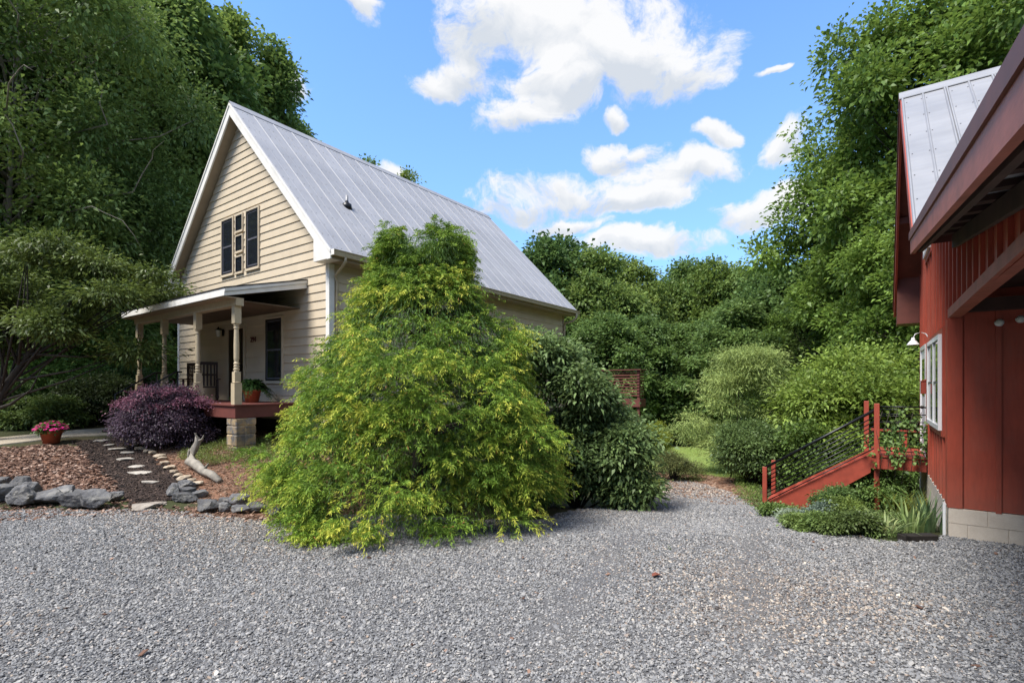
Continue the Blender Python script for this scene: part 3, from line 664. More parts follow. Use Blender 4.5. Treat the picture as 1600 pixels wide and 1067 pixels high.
# number
cu = None
def text_mesh(txt, size, mat, name, ext=.01):
    c = bpy.data.curves.new(name, 'FONT'); c.body = txt; c.size = size; c.extrude = ext; c.align_x = 'CENTER'
    o = bpy.data.objects.new(name, c); COL.objects.link(o); dg = bpy.context.evaluated_depsgraph_get()
    me = bpy.data.meshes.new_from_object(o.evaluated_get(dg)); bpy.data.objects.remove(o); me.materials.clear(); me.materials.append(mat); me.name = name; return me
nx_ = hx_for(398, 0)
nm_ = link('house_number', text_mesh('294', .21, M['deck_stain'], 'house_number'), house); nm_.location = (nx_, -.045, 3.36); nm_.rotation_euler = (math.radians(90), 0, 0)
# porch lantern
lx = hx_for(345, -.1); ln = empty('wall_lantern', (lx, -.03, 3.72)); ln.parent = house
MB().box(-.05, .05, -.02, .02, -.08, .12).tube([(0, 0, .08), (0, -.08, .15), (0, -.14, .12)], .012, 6).build('bracket', M['brass'], ln)
MB().lathe([(.05, -.12), (.075, .08), (.075, .085)], (0, -.14, 0), 6).build('lantern_glass', M['lamp_glass'], ln)
MB().lathe([(.10, .085), (.03, .15), (.01, .19)], (0, -.14, 0), 6).build('lantern_cap', M['brass'], ln)

# ---- porch
PX0, PX1 = -7.35, -.93; DX0, DX1 = -7.25, -1.02; DZ = 1.67; PY = -1.67
porch = empty('porch', (0, 0, 0)); porch.parent = house
nb = 12; bw = 1.78/nb
dbm = MB().box(DX0, DX1, 0, bw-.006, DZ-.03, DZ).mesh('deck_board', M['deck_stain'])
for i in range(nb):
    o = link('deck_board', dbm, porch); o.location = (0, -.01-(i+1)*bw, 0)
MB().box(DX0+.03, DX1-.03, -1.75, -1.71, 1.36, DZ-.032).build('rim_board', M['deck_stain'], porch)
MB().box(DX1-.07, DX1-.03, -1.709, -.03, 1.36, DZ-.032).build('rim_board', M['deck_stain'], porch)
MB().box(DX0+.03, DX0+.07, -1.709, -.03, 1.36, DZ-.032).build('rim_board', M['deck_stain'], porch)
# posts
def post_mesh():
    mb = MB(); h = 3.95-DZ; b = .085
    def sq(r, z0, z1): mb.box(-r, r, -r, r, z0, z1)
    sq(b, 0, .50); mb._lathe([(b*1.0, .50), (b*1.15, .515), (b*.8, .535)], (0, 0, 0), 14)
    sq(.068, .535, .76)
    mb._lathe([(.062, .76), (.048, .785), (.066, .80), (.066, .83), (.046, .85), (.060, .87), (.060, .90), (.044, .92), (.062, .94), (.058, .965), (.046, .985), (.057, 1.06), (.058, 1.4), (.048, 1.75), (.060, 1.765), (.060, 1.79), (.045, 1.81), (.064, 1.83), (.05, 1.85)], (0, 0, 0), 16)
    mb._lathe([(.05, 1.85), (.078, 1.87), (.078, 1.88)], (0, 0, 0), 14); sq(.075, 1.88, h)
    return mb.mesh('post', M['post_tan'])
pm = post_mesh()
for px_ in (369.5, 309, 257, 218):
    o = link('post', pm, porch); o.location = (hx_for(px_, PY+.0), PY, DZ)
# beam and roof
XL = hx_for(218, PY)-.15
MB().box(XL, -1.0, PY-.09, PY+.09, 3.95, 4.13).build('beam', M['post_tan'], porch)
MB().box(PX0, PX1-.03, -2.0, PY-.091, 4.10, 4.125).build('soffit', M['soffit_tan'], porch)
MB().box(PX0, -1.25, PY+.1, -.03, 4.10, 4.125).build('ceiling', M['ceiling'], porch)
MB().prism([(-2.02, 4.15), (-.03, 4.63), (-.03, 4.80), (-2.02, 4.29)], 'x', PX0, PX1-.03).build('porch_roof_deck', M['ceiling'], porch)
MB().prism([(-2.06, 4.29), (-.026, 4.81), (-.026, 4.835), (-2.06, 4.315)], 'x', PX0-.02, PX1+.03).build('porch_roof_metal', M['dark_frame'], porch)
MB().box(PX0, PX1, -2.045, -2.02, 4.125, 4.29).build('fascia', M['white_trim'], porch)
MB().prism([(-2.045, 4.21), (-.03, 4.725), (-.03, 4.80), (-2.045, 4.285)], 'x', PX1+.0005, PX1+.022).build('rake_trim', M['white_trim'], porch)
MB().prism([(-2.02, 4.125), (-.03, 4.60), (-.03, 4.72), (-2.02, 4.205)], 'x', PX1-.03, PX1).build('rake_trim', M['white_trim'], porch)
# stair rails in front of the porch
for x in (hx_for(281, -1.75), hx_for(248, -1.75)):
    MB().tube([(x, -1.7, DZ+.80), (x, -1.85, DZ+.80), (x, -2.75, DZ+.20), (x, -2.75, .95)], .022, 8).tube([(x, -1.8, DZ+.0), (x, -1.8, DZ+.79)], .02, 6).build('stair_rail', M['black_metal'], porch, True)
for i in range(3):
    MB().box(hx_for(248, -1.75), hx_for(281, -1.75), -2.05-i*.28, -1.77-i*.28, .7, DZ-.2*(i+1)).build('step', M['deck_stain'], porch)
# stone pier, built of separate stones
rs = random.Random(4)
def pier(x0, y0, w, d, z0, z1, seed):
    p = empty('stone_pier', (0, 0, 0)); p.parent = house; r = random.Random(seed)
    z = z0; row = 0
    while z < z1-.02:
        h = min(r.uniform(.16, .34), z1-z);  h = z1-z if z1-z-h < .08 else h
        cuts = [0, w*r.uniform(.35, .65), w] if row % 2 else [0, w]
        for i in range(len(cuts)-1):
            st = MB(); g = .008
            st.box(x0+cuts[i]+g, x0+cuts[i+1]-g, y0, y0+d*.5-g, z+g, z+h-g)
            o = st.build('pier_stone', M['pier_stone'], p, bevel=.018)
            dy = r.uniform(-.012, .012)
            st = MB(); st.box(x0+cuts[i]+g, x0+cuts[i+1]-g+r.uniform(-.0, .01), y0+d*.5+g, y0+d, z+g, z+h-g); st.build('pier_stone', M['pier_stone'], p, bevel=.018)
        z += h; row += 1
    MB().box(x0+.02, x0+w-.02, y0+.02, y0+d-.02, z0, z1-.005).build('mortar_core', M['pier_stone'], p)
pier(-1.50, -1.74, .47, .47, .5, 1.355, 3); pier(-4.1, -1.74, .47, .47, .5, 1.355, 5); pier(-6.9, -1.74, .47, .47, .5, 1.355, 6)

# rear deck beside the far corner
rd = empty('rear_deck', (0, 0, 0)); rd.parent = house
def Hloc(px, Y):   # world point at column px depth Y -> house coords
    X = (px-CX)/FP*Y; v = Vector((X, Y, 0))-C0; return v.dot(Rr), v.dot(A)
cx_, cy_ = Hloc(1000, 19.6)
for i in range(int(cx_/.15)):
    MB().box(cx_-(i+1)*.15+.006, cx_-i*.15, cy_, cy_+.6, 1.55, 1.59).build('deck_board', M['deck_stain'], rd)
MB().box(.03, cx_, cy_, cy_+.04, 1.28, 1.548).build('rim_board', M['deck_stain'], rd)
MB().box(cx_-.04, cx_, cy_+.041, cy_+.6, 1.28, 1.548).build('rim_board', M['deck_stain'], rd)
for i in range(9):
    z = 1.70+i*.115; MB().box(.03, cx_-.05, cy_+.05, cy_+.075, z, z+.05 if i < 8 else z+.03).build('rail_slat', M['deck_stain'], rd)
for i in range(9):
    z = 1.70+i*.115; MB().box(cx_-.075, cx_-.05, cy_+.13, cy_+.55, z, z+.05).build('rail_slat', M['deck_stain'], rd)
MB().box(.03, cx_+.03, cy_-.02, cy_+.13, 2.72, 2.76).build('top_rail', M['deck_stain'], rd)
MB().box(cx_-.1, cx_+.03, cy_+.131, cy_+.6, 2.72, 2.76).build('top_rail', M['deck_stain'], rd)
for x in (cx_-.1, cx_-1.9, .5):
    MB().box(x-.05, x+.05, cy_+.076, cy_+.176, -1, 2.718).build('post', M['deck_stain'], rd)

# ------------------------------------------------------------------ BARN
B0 = Vector((6.1, 7.0, 0)); barn = empty('red_barn', B0, -TH, 'red board and batten barn with metal roof and open carport', 'barn')
def bl(px, Y):
    X = (px-CX)/FP*Y; v = Vector((X, Y, 0))-B0; return v.dot(Rr), v.dot(A)
RY, RZ = 2.26, 7.35; BS = .951; YN, YFAR = -1.27, 5.79; XO = -.46; BX1 = 9.0; LS = .145
def bz(y): return RZ-BS*abs(y-RY) if y > YN else (RZ-BS*(RY-YN))+LS*(y-YN)
ZN = bz(YN+.0001)
# side wall (plane x=0) and its core, wall behind the carport (plane y=0)
MB().prism([(0.0, .42), (5.05, .42), (5.05, bz(5.05)-.2), (RY, RZ-.2), (0.0, bz(0)-.2)], 'x', 0, .14).build('side_wall', M['barn_red'], barn)
MB().prism([(-7.1, 3.06), (-.001, 3.06), (-.001, bz(0)-.2), (YN, ZN-.16), (-7.1, bz(-7.1)-.16)], 'x', .0, .10).build('carport_side_wall', M['barn_red'], barn)
for i in range(31):
    y = 4.99-i*.405
    if -7.0 > y: break
    z0 = .44 if y > -.1 else 3.15; z1 = bz(y)-.2 if y > YN else bz(y)-.17
    if abs(y) < .06: y = .12
    spans = [(z0, z1)]
    if .40 < y < 2.56: spans = [(z0, 1.34), (2.98, z1)]
    elif 3.42 < y < 4.7: spans = [(z0, .6), (2.95, z1)]
    if 2.1 < y < 3.5:
        spans = [(s0, min(s1, 4.45)) for s0, s1 in spans if s0 < 4.45]+[(5.65, z1)]
    for s0, s1 in spans:
        if s1-s0 > .1: MB().box(-.036, -.001, y-.03, y+.03, s0, s1).build('batten', M['barn_red'], barn)
MB().box(-.035, .10, -7.1, -.14, 3.03, 3.15).build('header_beam', M['barn_fascia'], barn)
MB().box(-.03, .13, -.03, .09, .415, 3.03).build('corner_post', M['barn_red'], barn)
# back wall of carport
MB().box(.14, 8.8, .0, .10, .415, 3.4).build('carport_back_wall', M['barn_red'], barn)
xs_ = [.145, .49]+[.49+1.22*i for i in range(1, 7)]
for i in range(len(xs_)-1):
    MB().box(xs_[i]+.004, xs_[i+1]-.004, -.014, -.001, .42, 3.3).build('wall_panel', M['barn_red'], barn)
    MB().box(xs_[i+1]-.028, xs_[i+1]+.028, -.034, -.0145, .40, 3.3).build('batten', M['barn_red'], barn)
# block footing
for r_ in range(3):
    for i in range(22):
        x0 = i*.405-(.2 if r_ % 2 else 0)-.02; x1 = x0+.397; z0 = .412-(r_+1)*.205; x0 = max(x0, -.02)
        if x1-x0 < .05: continue
        MB().box(x0+.004, x1, -.03, .16, z0, z0+.197).build('concrete_block', M['block'], barn)
MB().box(-.012, 8.8, -.022, .15, -.3, .409).build('mortar', M['block'], barn)
for r_ in range(3):
    for i in range(13):
        y0 = .16+i*.405-(.2 if r_ % 2 else 0); z0 = .412-(r_+1)*.205; MB().box(-.02, .16, max(.162, y0)+.004, y0+.397, z0, z0+.197).build('concrete_block', M['block'], barn)
MB().box(.0, .15, .16, 5.05, -1.2, .409).build('mortar', M['block'], barn)
MB().box(-.075, -.045, -.01, .035, -.02, .47).build('drain_pipe', M['white_metal'], barn)
# far and right walls to close the barn
MB().box(.14, BX1-.3, 4.95, 5.05, -1.2, bz(5.05)-.2).build('far_wall', M['barn_red'], barn)
MB().prism([(-7.1, -.2), (5.05, -.2), (5.05, bz(5.05)-.2), (RY, RZ-.2), (YN, ZN-.2), (-7.1, bz(-7.1)-.2)], 'x', BX1-.35, BX1-.25).build('end_wall', M['barn_red'], barn)
# main roof panels run from ridge to break / far eave, laid side by side along x
def barn_panel(side):
    y1 = YN if side < 0 else YFAR; n = Vector((0, side*BS, 1)).normalized(); W_ = .60
    rib = .022; prof = [(0, 0), (.01, rib), (.026, rib), (.04, 0), (W_/2-.02, 0), (W_/2-.006, rib*.8), (W_/2+.006, rib*.8), (W_/2+.02, 0), (W_-.03, 0), (W_-.02, rib), (W_-.004, rib)]
    vs = []
    for y, z in ((RY, RZ), (y1, bz(y1+(.0001 if side < 0 else 0)))):
        vs += [(x, y+n.y*h, z+n.z*h) for x, h in prof]
    m = len(prof); fs = [(i, i+1, m+i+1, m+i) for i in range(m-1)]
    vs += [(x, y-n.y*.01, z-n.z*.01) for y, z in ((RY, RZ), (y1, bz(y1+(.0001 if side < 0 else 0)))) for x in (0, W_-.004)]
    b = 2*m; fs += [(b, b+1, b+3, b+2), (0, m, b+2, b), (m-1, 2*m-1, b+3, b+1), (m, 2*m-1, b+3, b+2)]
    return MB().add(vs, fs).mesh('roof_panel', M['roof_pale'])
pn, pf = barn_panel(-1), barn_panel(1)
scb = MB(); nn = Vector((0, -BS, 1)).normalized(); tt = Vector((0, -1, -BS)).normalized()
for i in range(7):
    for xx in (.07, .27, .34):
        c = Vector((xx, RY-.3-i*.52, bz(RY-.3-i*.52)))+nn*.003; a_ = Vector((.009, 0, 0)); b_ = tt*.009
        scb.add([c-a_-b_, c+a_-b_, c+a_+b_, c-a_+b_, c+nn*.008], [(0, 1, 4), (1, 2, 4), (2, 3, 4), (3, 0, 4)])
scm = scb.mesh('screw_row', M['screw'])
for i in range(15):
    o = link('roof_panel', pn, barn); o.location = (XO+.0+i*.60, 0, 0); s = link('screw_row', scm, o); s['kind'] = 'stuff'
    o = link('roof_panel', pf, barn); o.location = (XO+.0+i*.60, 0, 0)
MB().prism([(RY-.15, RZ-BS*.15+.02), (RY, RZ+.04), (RY+.15, RZ-BS*.15+.02), (RY+.15, RZ-BS*.15+.035), (RY, RZ+.06), (RY-.15, RZ-BS*.15+.035)], 'x', XO-.03, BX1).build('ridge_cap', M['roof_pale'], barn)
# roof decks (soffit of the overhang)
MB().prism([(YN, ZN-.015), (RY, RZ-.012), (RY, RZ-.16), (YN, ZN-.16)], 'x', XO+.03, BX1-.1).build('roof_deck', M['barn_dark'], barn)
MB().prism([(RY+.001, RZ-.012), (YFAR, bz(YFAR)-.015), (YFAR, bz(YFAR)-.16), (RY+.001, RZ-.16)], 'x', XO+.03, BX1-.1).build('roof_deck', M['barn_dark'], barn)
# rake boards on the left gable
MB().prism([(RY, RZ-.01), (YFAR+.02, bz(YFAR)-.015), (YFAR+.02, bz(YFAR)-.26), (YFAR-.2, bz(YFAR)-.26), (RY, RZ-.26)], 'x', XO-.012, XO+.029).build('rake_board', M['barn_red'], barn)
MB().prism([(RY, RZ-.01), (RY, RZ-.26), (YN, ZN-.26), (YN, ZN-.01)], 'x', XO-.012, XO+.029).build('rake_board', M['barn_red'], barn)
MB().prism([(RY, RZ-.004), (YFAR+.03, bz(YFAR)-.008), (YFAR+.03, bz(YFAR)-.10), (RY, RZ-.10)], 'x', XO-.034, XO-.0125).build('rake_trim', M['barn_dark'], barn)
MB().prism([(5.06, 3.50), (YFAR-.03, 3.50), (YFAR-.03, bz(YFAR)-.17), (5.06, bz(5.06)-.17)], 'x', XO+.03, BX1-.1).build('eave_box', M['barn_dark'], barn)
MB().box(XO+.03, -.002, 3.9, 3.98, bz(3.94)-.30, bz(3.94)-.17).build('lookout', M['barn_dark'], barn)
MB().box(XO+.03, -.002, .9, .98, bz(.94)-.30, bz(.94)-.17).build('lookout', M['barn_dark'], barn)
# lean-to roof over the carport
YE = -7.3
MB().prism([(YE, bz(YE)-.02), (YN-.02, ZN-.02), (YN-.02, ZN+.005), (YE, bz(YE)+.005)], 'x', XO+.0, BX1).build('carport_roof_sheet', M['roof'], barn)
MB().prism([(YE, bz(YE)-.075), (YN+.03, ZN-.075), (YN+.03, ZN+.02), (YE, bz(YE)+.02)], 'x', XO-.045, XO-.001).build('carport_rake_cap', M['barn_dark'], barn)
for ya, yb in ((YN+.02, -2.62), (-2.628, YE)):
    MB().prism([(yb, bz(yb)-.25), (ya, bz(min(ya, YN))-.25 if ya < YN else ZN-.25), (ya, ZN-.078 if ya > YN else bz(ya)-.078), (yb, bz(yb)-.078)], 'x', XO-.03, XO+.012).build('carport_fascia', M['barn_fascia'], barn)
for i in range(10):
    y = YN-.12-i*.62
    if y < YE: break
    MB().box(XO+.015, BX1-.4, y-.045, y+.045, bz(y)-.075, bz(y)-.028).build('purlin', M['rafter'], barn)
for x in (XO+.05, -.10, 2.2, 4.6, 7.0):
    MB().prism([(YE, bz(YE)-.24), (YN, ZN-.24), (YN, ZN-.085), (YE, bz(YE)-.085)], 'x', x, x+.045).build('rafter', M['rafter'], barn)
for x in (1.2, 3.4, 5.8):
    MB().box(x, x+.09, -7.1, -.04, 3.16, 3.34).build('ceiling_joist', M['rafter'], barn)
MB().box(.11, 8.6, -.55, -.42, 3.06, 3.22).build('ceiling_joist', M['rafter'], barn)
MB().box(.12, 8.6, -7.1, -.04, 3.40, 3.43).build('loft_floor', M['rafter'], barn)
MB().box(.0, .10, -7.1, -6.96, -.1, 3.03).build('corner_post', M['barn_red'], barn)
# flood lamps
for x, z, lb in ((bl(1563, 6.67)[0], 2.90, None), (bl(1596, 6.55)[0], 2.93, None)):
    fl = empty('flood_lamp', (x, -.10, z)); fl.parent = barn
    MB()._lathe([(.015, 0), (.027, .05), (.047, .08), (.05, .10)], (0, 0, 0), 16).build('lamp_housing', M['white_metal'], fl, True)
    MB()._lathe([(.046, .1005), (.03, .112), (.008, .117)], (0, 0, 0), 16).build('lamp_lens', M['lamp_glass'], fl, True)
    for c in kids(fl): c.rotation_euler = (math.radians(72), 0, math.radians(-20))
# windows on side wall
def bwindow(y0, y1, z0, z1, mull=True, nm='window'):
    w = empty(nm, (0, 0, 0)); w.parent = barn; t = .07
    MB().box(-.085, 0, y0, y0+t, z0, z1).box(-.085, 0, y1-t, y1, z0, z1).box(-.085, 0, y0+t, y1-t, z1-t, z1).box(-.085, 0, y0+t, y1-t, z0, z0+t).build('frame', M['white_metal'], w)
    ym = (y0+y1)/2
    if mull:
        MB().box(-.078, 0, ym-.06, ym+.06, z0+t, z1-t).build('mullion', M['white_metal'], w)
        for a, b in ((y0+t, ym-.06), (ym+.06, y1-t)):
            MB().box(-.060, 0, a, b, z0+t, z1-t).build('pane', M['glass'], w); MB().box(-.070, -.0601, a, b, (z0+z1)/2-.018, (z0+z1)/2+.018).build('meeting_rail', M['sash'], w)
    else: MB().box(-.060, 0, y0+t, y1-t, z0+t, z1-t).build('pane', M['glass'], w)
    MB().box(-.042, 0, y0-.09, y0-.002, z0-.09, z1+.09).box(-.042, 0, y1+.002, y1+.09, z0-.09, z1+.09).box(-.042, 0, y0-.002, y1+.002, z1+.002, z1+.09).box(-.050, 0, y0-.002, y1+.002, z0-.09, z0-.002).build('casing', M['barn_red'], w)
bwindow(.52, 2.50, 1.44, 2.87); bwindow(2.25, 3.35, 4.55, 5.55, False, 'upper_window')
bd = empty('door', (0, 0, 0)); bd.parent = barn
MB().box(-.05, 0, 3.42, 3.50, .72, 2.92).box(-.05, 0, 4.60, 4.68, .72, 2.92).box(-.05, 0, 3.50, 4.60, 2.84, 2.92).build('door_casing', M['white_metal'], bd)
MB().box(-.03, 0, 3.501, 4.599, .72, 2.839).build('door_slab', M['white_metal'], bd)
MB().box(-.036, -.0301, 3.7, 4.4, 1.9, 2.65).build('pane', M['glass'], bd)
MB()._lathe([(.02, 0), (.03, .04), (.02, .06)], (-.08, 3.6, 1.65), 10).build('door_knob', M['brass'], bd)
gl = empty('gooseneck_lamp', (0, 3.05, 2.97), 0, 'white gooseneck barn lamp beside the barn door', 'lamp'); 
gl.parent = None; gl.location = B0+Rr*0+A*3.05+Vector((0, 0, 2.93)); gl.rotation_euler = (0, 0, -TH); gl.scale = (.8, .75, .8)
MB().tube([(-.005, 0, .0), (-.02, 0, .10), (-.08, 0, .20), (-.17, 0, .24), (-.27, 0, .20), (-.31, 0, .10)], .012, 8).tube([(0, 0, 0), (-.02, 0, 0)], .045, 10).build('arm', M['white_metal'], gl, True)
MB()._lathe([(.03, .12), (.04, .06), (.07, .03), (.125, -.05), (.128, -.055), (.12, -.05), (.06, .02)], (-.31, 0, 0), 20).build('shade', M['white_metal'], gl, True)
mbx = empty('wall_box', B0+A*2.95+Vector((0, 0, 1.95)), -TH, 'small red mailbox on the barn wall by the door', 'mailbox')
MB().box(-.14, -.03, -.09, .09, 0, .24).build('box_body', M['rail_red'], mbx, bevel=.008); MB().prism([(-.16, .24), (-.03, .24), (-.03, .29)], 'y', -.10, .10).build('lid', M['rail_red'], mbx)

# ------------------------------------------------------------------ deck landing with stairs at the barn door
st = empty('entry_stairs', B0, -TH, 'red wooden stairs with black bar railing up to the barn landing', 'stairs')
YN0, YN1 = 3.2, 4.25; LX = -.81; LZ = .72; BX = -2.83; BZ = -.58
mme = MB().box(LX-.05, -.05, 0, .135, LZ-.035, LZ).mesh('landing_board', M['rail_red'])
lbm = MB().box(0, .135, YN0-.02, 4.95, LZ-.035, LZ).mesh('landing_board', M['rail_red'])
for i in range(6):
    o = link('landing_board', lbm, st); o.location = (-.19-i*.142, 0, 0)
MB().box(LX-.06, -.04, YN0, YN0+.04, LZ-.27, LZ-.037).build('rim_board', M['rail_red'], st)
MB().box(LX-.06, -.04, 4.9, 4.94, LZ-.27, LZ-.037).build('rim_board', M['rail_red'], st)
MB().box(LX-.10, LX-.061, YN0+.0, 4.94, LZ-.27, LZ-.037).build('rim_board', M['rail_red'], st)
slope = (LZ-BZ)/(LX-BX)
def zs(x): return BZ+.04+(x-BX)*slope
for y in (YN0, YN1):
    MB().prism([(BX+.05, BZ-.06), (BX+.05, zs(BX+.05)+.03), (LX-.18, LZ-.037), (LX-.10, LZ-.037), (LX-.10, LZ-.36), (BX+.62, BZ-.06)], 'y', y, y+.045).build('stringer', M['rail_red'], st)
nst = 7
for i in range(nst):
    x = LX-.1-(i+1)*(LX-.1-BX)/nst; z = LZ-(i+1)*(LZ-BZ)/(nst+.5)
    MB().box(x-.01, x+.29, YN0+.046, YN1-.001, z-.035, z).build('tread', M['rail_red'], st)
pb = .045
def post(x, y, z0, z1): MB().box(x-pb, x+pb, y-pb, y+pb, z0, z1).build('post', M['rail_red'], st, bevel=.006)
post(LX, YN0-.047, LZ-.27, LZ+1.03); post(LX-.18, 4.30, LZ-.3, LZ+1.05)
post(BX, YN0-.047, BZ-.12, BZ+.88); post(BX, YN1+.10, BZ-.12, BZ+.88); post(LX, YN0+.09, -.8, LZ-.28); post(-.3, 4.99, LZ-.3, LZ+.35)
for y, yy in ((YN0-.047, 0),):
    xt = LX if not yy else LX-.18
    for i in range(9):
        o_ = .10+i*.09; r_ = .012
        if i == 8: o_ = .86; r_ = .032
        MB().tube([(BX, y, BZ+o_), (xt, y, (LZ if not yy else LZ-.02)+o_+.06)], r_, 6).build('handrail' if i == 8 else 'railing_bar', M['black_metal'], st, True)
for i in range(7):
    z = LZ+.10+i*.145; MB().tube([(LX, YN0-.047, z), (-.01, YN0-.047, z)], .011 if i < 6 else .016, 6).build('railing_bar', M['black_metal'], st, True)
MB().box(LX-.1, -.05, 4.94, 5.04, LZ+.36, LZ+.41).build('bench_rail', M['rail_red'], st)
for i in range(3): MB().tube([(LX, 4.99, LZ+.55+i*.15), (-.01, 4.99, LZ+.55+i*.15)], .009, 6).build('railing_bar', M['black_metal'], st, True)

# ------------------------------------------------------------------ porch things
def rocking_chair(px_, y, rz, label):
    x = hx_for(px_, y); w = C0+Rr*x+A*y; e = empty('rocking_chair', (w.x, w.y, DZ), -TH+rz, label, 'chair', 'rocking chairs on the porch'); m = M['chair']
    MB().box(-.25, .25, -.24, .22, .38, .42).build('seat', m, e)
    bk = MB()
    for i in range(5): bk.box(-.21+i*.093, -.16+i*.093, .20+.0, .225, .42, 1.08)
    MB().box(-.27, -.22, .19, .24, .42, 1.15).build('back_post', m, e); MB().box(.22, .27, .19, .24, .42, 1.15).build('back_post', m, e)
    for i in range(5): MB().box(-.20+i*.09, -.155+i*.09, .20, .222, .43, 1.06).build('back_slat', m, e)
    MB().box(-.22, .22, .19, .235, 1.06, 1.15).build('top_rail', m, e); MB().box(-.22, .22, .19, .235, .74, .79).build('mid_rail', m, e)
    for s in (-1, 1):
        for yy in (-.2, .2): MB().box(s*.23-.022, s*.23+.022, yy-.022, yy+.022, .06, .379 if yy > 0 else .62).build('leg', m, e)
        MB().box(s*.25-.045, s*.25+.045, -.28, .19, .621, .65).build('armrest', m, e)
        MB().tube([(s*.23, -.42, .12), (s*.23, -.2, .04), (s*.23, 0, .02), (s*.23, .2, .04), (s*.23, .45, .14)], .02, 6).build('rocker', m, e)
    return e
rocking_chair(290, -.75, .15, 'dark red rocking chair facing out behind the second porch post')
rocking_chair(325, -.62, 1.25, 'dark red rocking chair turned sideways next to the front door')
# fern planter
def planter(name, loc, r_top, h, label, cat): 
    e = empty(name, loc, 0, label, cat)
    MB()._lathe([(r_top*.68, 0), (r_top*.92, h*.78), (r_top*1.04, h*.79), (r_top*1.06, h), (r_top*.93, h), (r_top*.88, h*.86), (.01, h*.85)], (0, 0, 0), 24).build('pot', M['terracotta'], e, True)
    return e
fx = hx_for(394, -.72); fw = C0+Rr*fx+A*-.72
pl_ = planter('fern_planter', (fw.x, fw.y, DZ), .17, .24, 'green fern in a terracotta pot on the porch by the door', 'potted plant'); pl_.scale = (1.3, 1.3, 1.45)
def fern(seed, n, L, h, c0, c1, mat):
    r = np.random.default_rng(seed); P = []; D = []; Nn = []; Ls = []; Cs = []
    for i in range(n):
        a = r.uniform(0, 6.28); el_ = r.uniform(.3, 1.4); d = np.array([math.cos(a)*math.cos(el_), math.sin(a)*math.cos(el_), math.sin(el_)]); ll = L*r.uniform(.6, 1.1)
        t = np.linspace(.1, 1, 22); p = d*ll*t[:, None]; p[:, 2] -= ll*.75*t**2; p[:, 2] += h
        side = np.array([-math.sin(a), math.cos(a), 0])
        for s in (-1, 1):
            P.append(p); D.append(side*s+d*.5+np.array([0, 0, -.25])+r.normal(size=(22, 3))*.15); Nn.append(np.tile([0, 0, 1.0], (22, 1))+r.normal(size=(22, 3))*.3); Ls.append(ll*.22*(1-.75*t)+.02); Cs.append(np.array(c0)*(1-t[:, None]*.6)+np.array(c1)*t[:, None]*.6)
    P = np.concatenate(P); return leaf_mesh('fronds', P, np.concatenate(D), np.concatenate(Nn), np.concatenate(Ls), np.concatenate(Ls)*.35, np.concatenate(Cs), mat, .2)
link('fronds', fern(3, 70, .5, .24, (.02, .05, .015), (.07, .15, .04), M['leaf']), pl_)['kind'] = 'stuff'
# petunia pot
pxy = gp(80, 694); pp = planter('flower_pot', (pxy[0], pxy[1], gzf(*pxy)+.02), .18, .26, 'terracotta pot of pink petunias beside the walkway', 'potted plant'); pp.scale = (1.25, 1.25, 1.25)
link('foliage', crown('foliage', [(0, 0, .30, .20, .45)], 140, 9, .035, .05, (.05, .11, .02), (.16, .27, .06), M['leaf'], 7, up=.6), pp)['kind'] = 'stuff'
def petals():
    r = np.random.default_rng(8); n = 170; a = r.uniform(0, 6.28, n); q = np.sqrt(r.uniform(0, 1, n))*.27
    c = np.stack([q*np.cos(a), q*np.sin(a), .42-.16*(q/.27)**2+r.normal(0, .012, n)], -1); P = np.repeat(c, 5, 0); k = np.tile(np.arange(5), n)*1.2566+np.repeat(r.uniform(0, 1.2, n), 5)
    D = np.stack([np.cos(k), np.sin(k), np.full(5*n, .25)], -1)+np.repeat(unit(c-np.array([0, 0, .25])), 5, 0)*.3; Nn = np.tile([0, 0, 1.0], (5*n, 1))+np.repeat(unit(c-np.array([0, 0, .2])), 5, 0)
    t = np.repeat(r.uniform(0, 1, n), 5)[:, None]; C = np.array([.42, .015, .22])*(1-t)+np.array([.75, .10, .50])*t
    return leaf_mesh('petals', P, D, Nn, .033, .034, C, M['petal'])
link('petals', petals(), pp)['kind'] = 'stuff'

# ------------------------------------------------------------------ rocks, stepping stones, edging
def rock_mesh(name, seed, mat, dims, ncut=11, sub=4, rough=.10):
    r = np.random.default_rng(seed); bm = bmesh.new(); bmesh.ops.create_icosphere(bm, subdivisions=sub, radius=1)
    N_ = unit(r.normal(size=(ncut, 3))); d = r.uniform(.50, .92, ncut)
    N_ = np.concatenate([N_, [[0, 0, 1], [0, 0, -1]]]); d = np.append(d, [r.uniform(.6, .8), .6])
    for v in bm.verts:
        u = np.array(v.co); dt = N_@u; s = np.min(np.where(dt > .05, d/np.maximum(dt, .05), 9)); s = min(s, 1.05)
        s *= 1+rough*mnoise.noise(Vector(u*2.3)+Vector((seed, 0, 0)))+rough*.6*mnoise.noise(Vector(u*5)+Vector((0, seed, 0)))+rough*.3*mnoise.noise(Vector(u*13)+Vector((0, seed, 0)))
        v.co = Vector((u[0]*s*dims[0], u[1]*s*dims[1], u[2]*s*dims[2]))
    me = bpy.data.meshes.new(name); bm.to_mesh(me); bm.free(); me.materials.append(mat); return me
def put_rock(name, px0, px1, pyt, pyb, label, mat, group, seed, cat='rock', depth=.7, cut=11, asp=None):
    c = (px0+px1)/2; g = gp(c, pyb); Y = g[1]; w = (px1-px0)/FP*Y/2; h = (pyb-pyt)/FP*Y/2*1.05
    o = link(name, rock_mesh(name, seed, mat, (w*1.02, w*depth, h*1.08), cut), None)
    o.location = ((c-CX)/FP*(Y+w*depth*.5), Y+w*depth*.6, gzf(g[0], Y)+h*.92); o.rotation_euler = (0, 0, random.Random(seed).uniform(-.3, .3))
    return tag(o, label, cat, group)
G1 = 'blue-grey rocks edging the left bed'
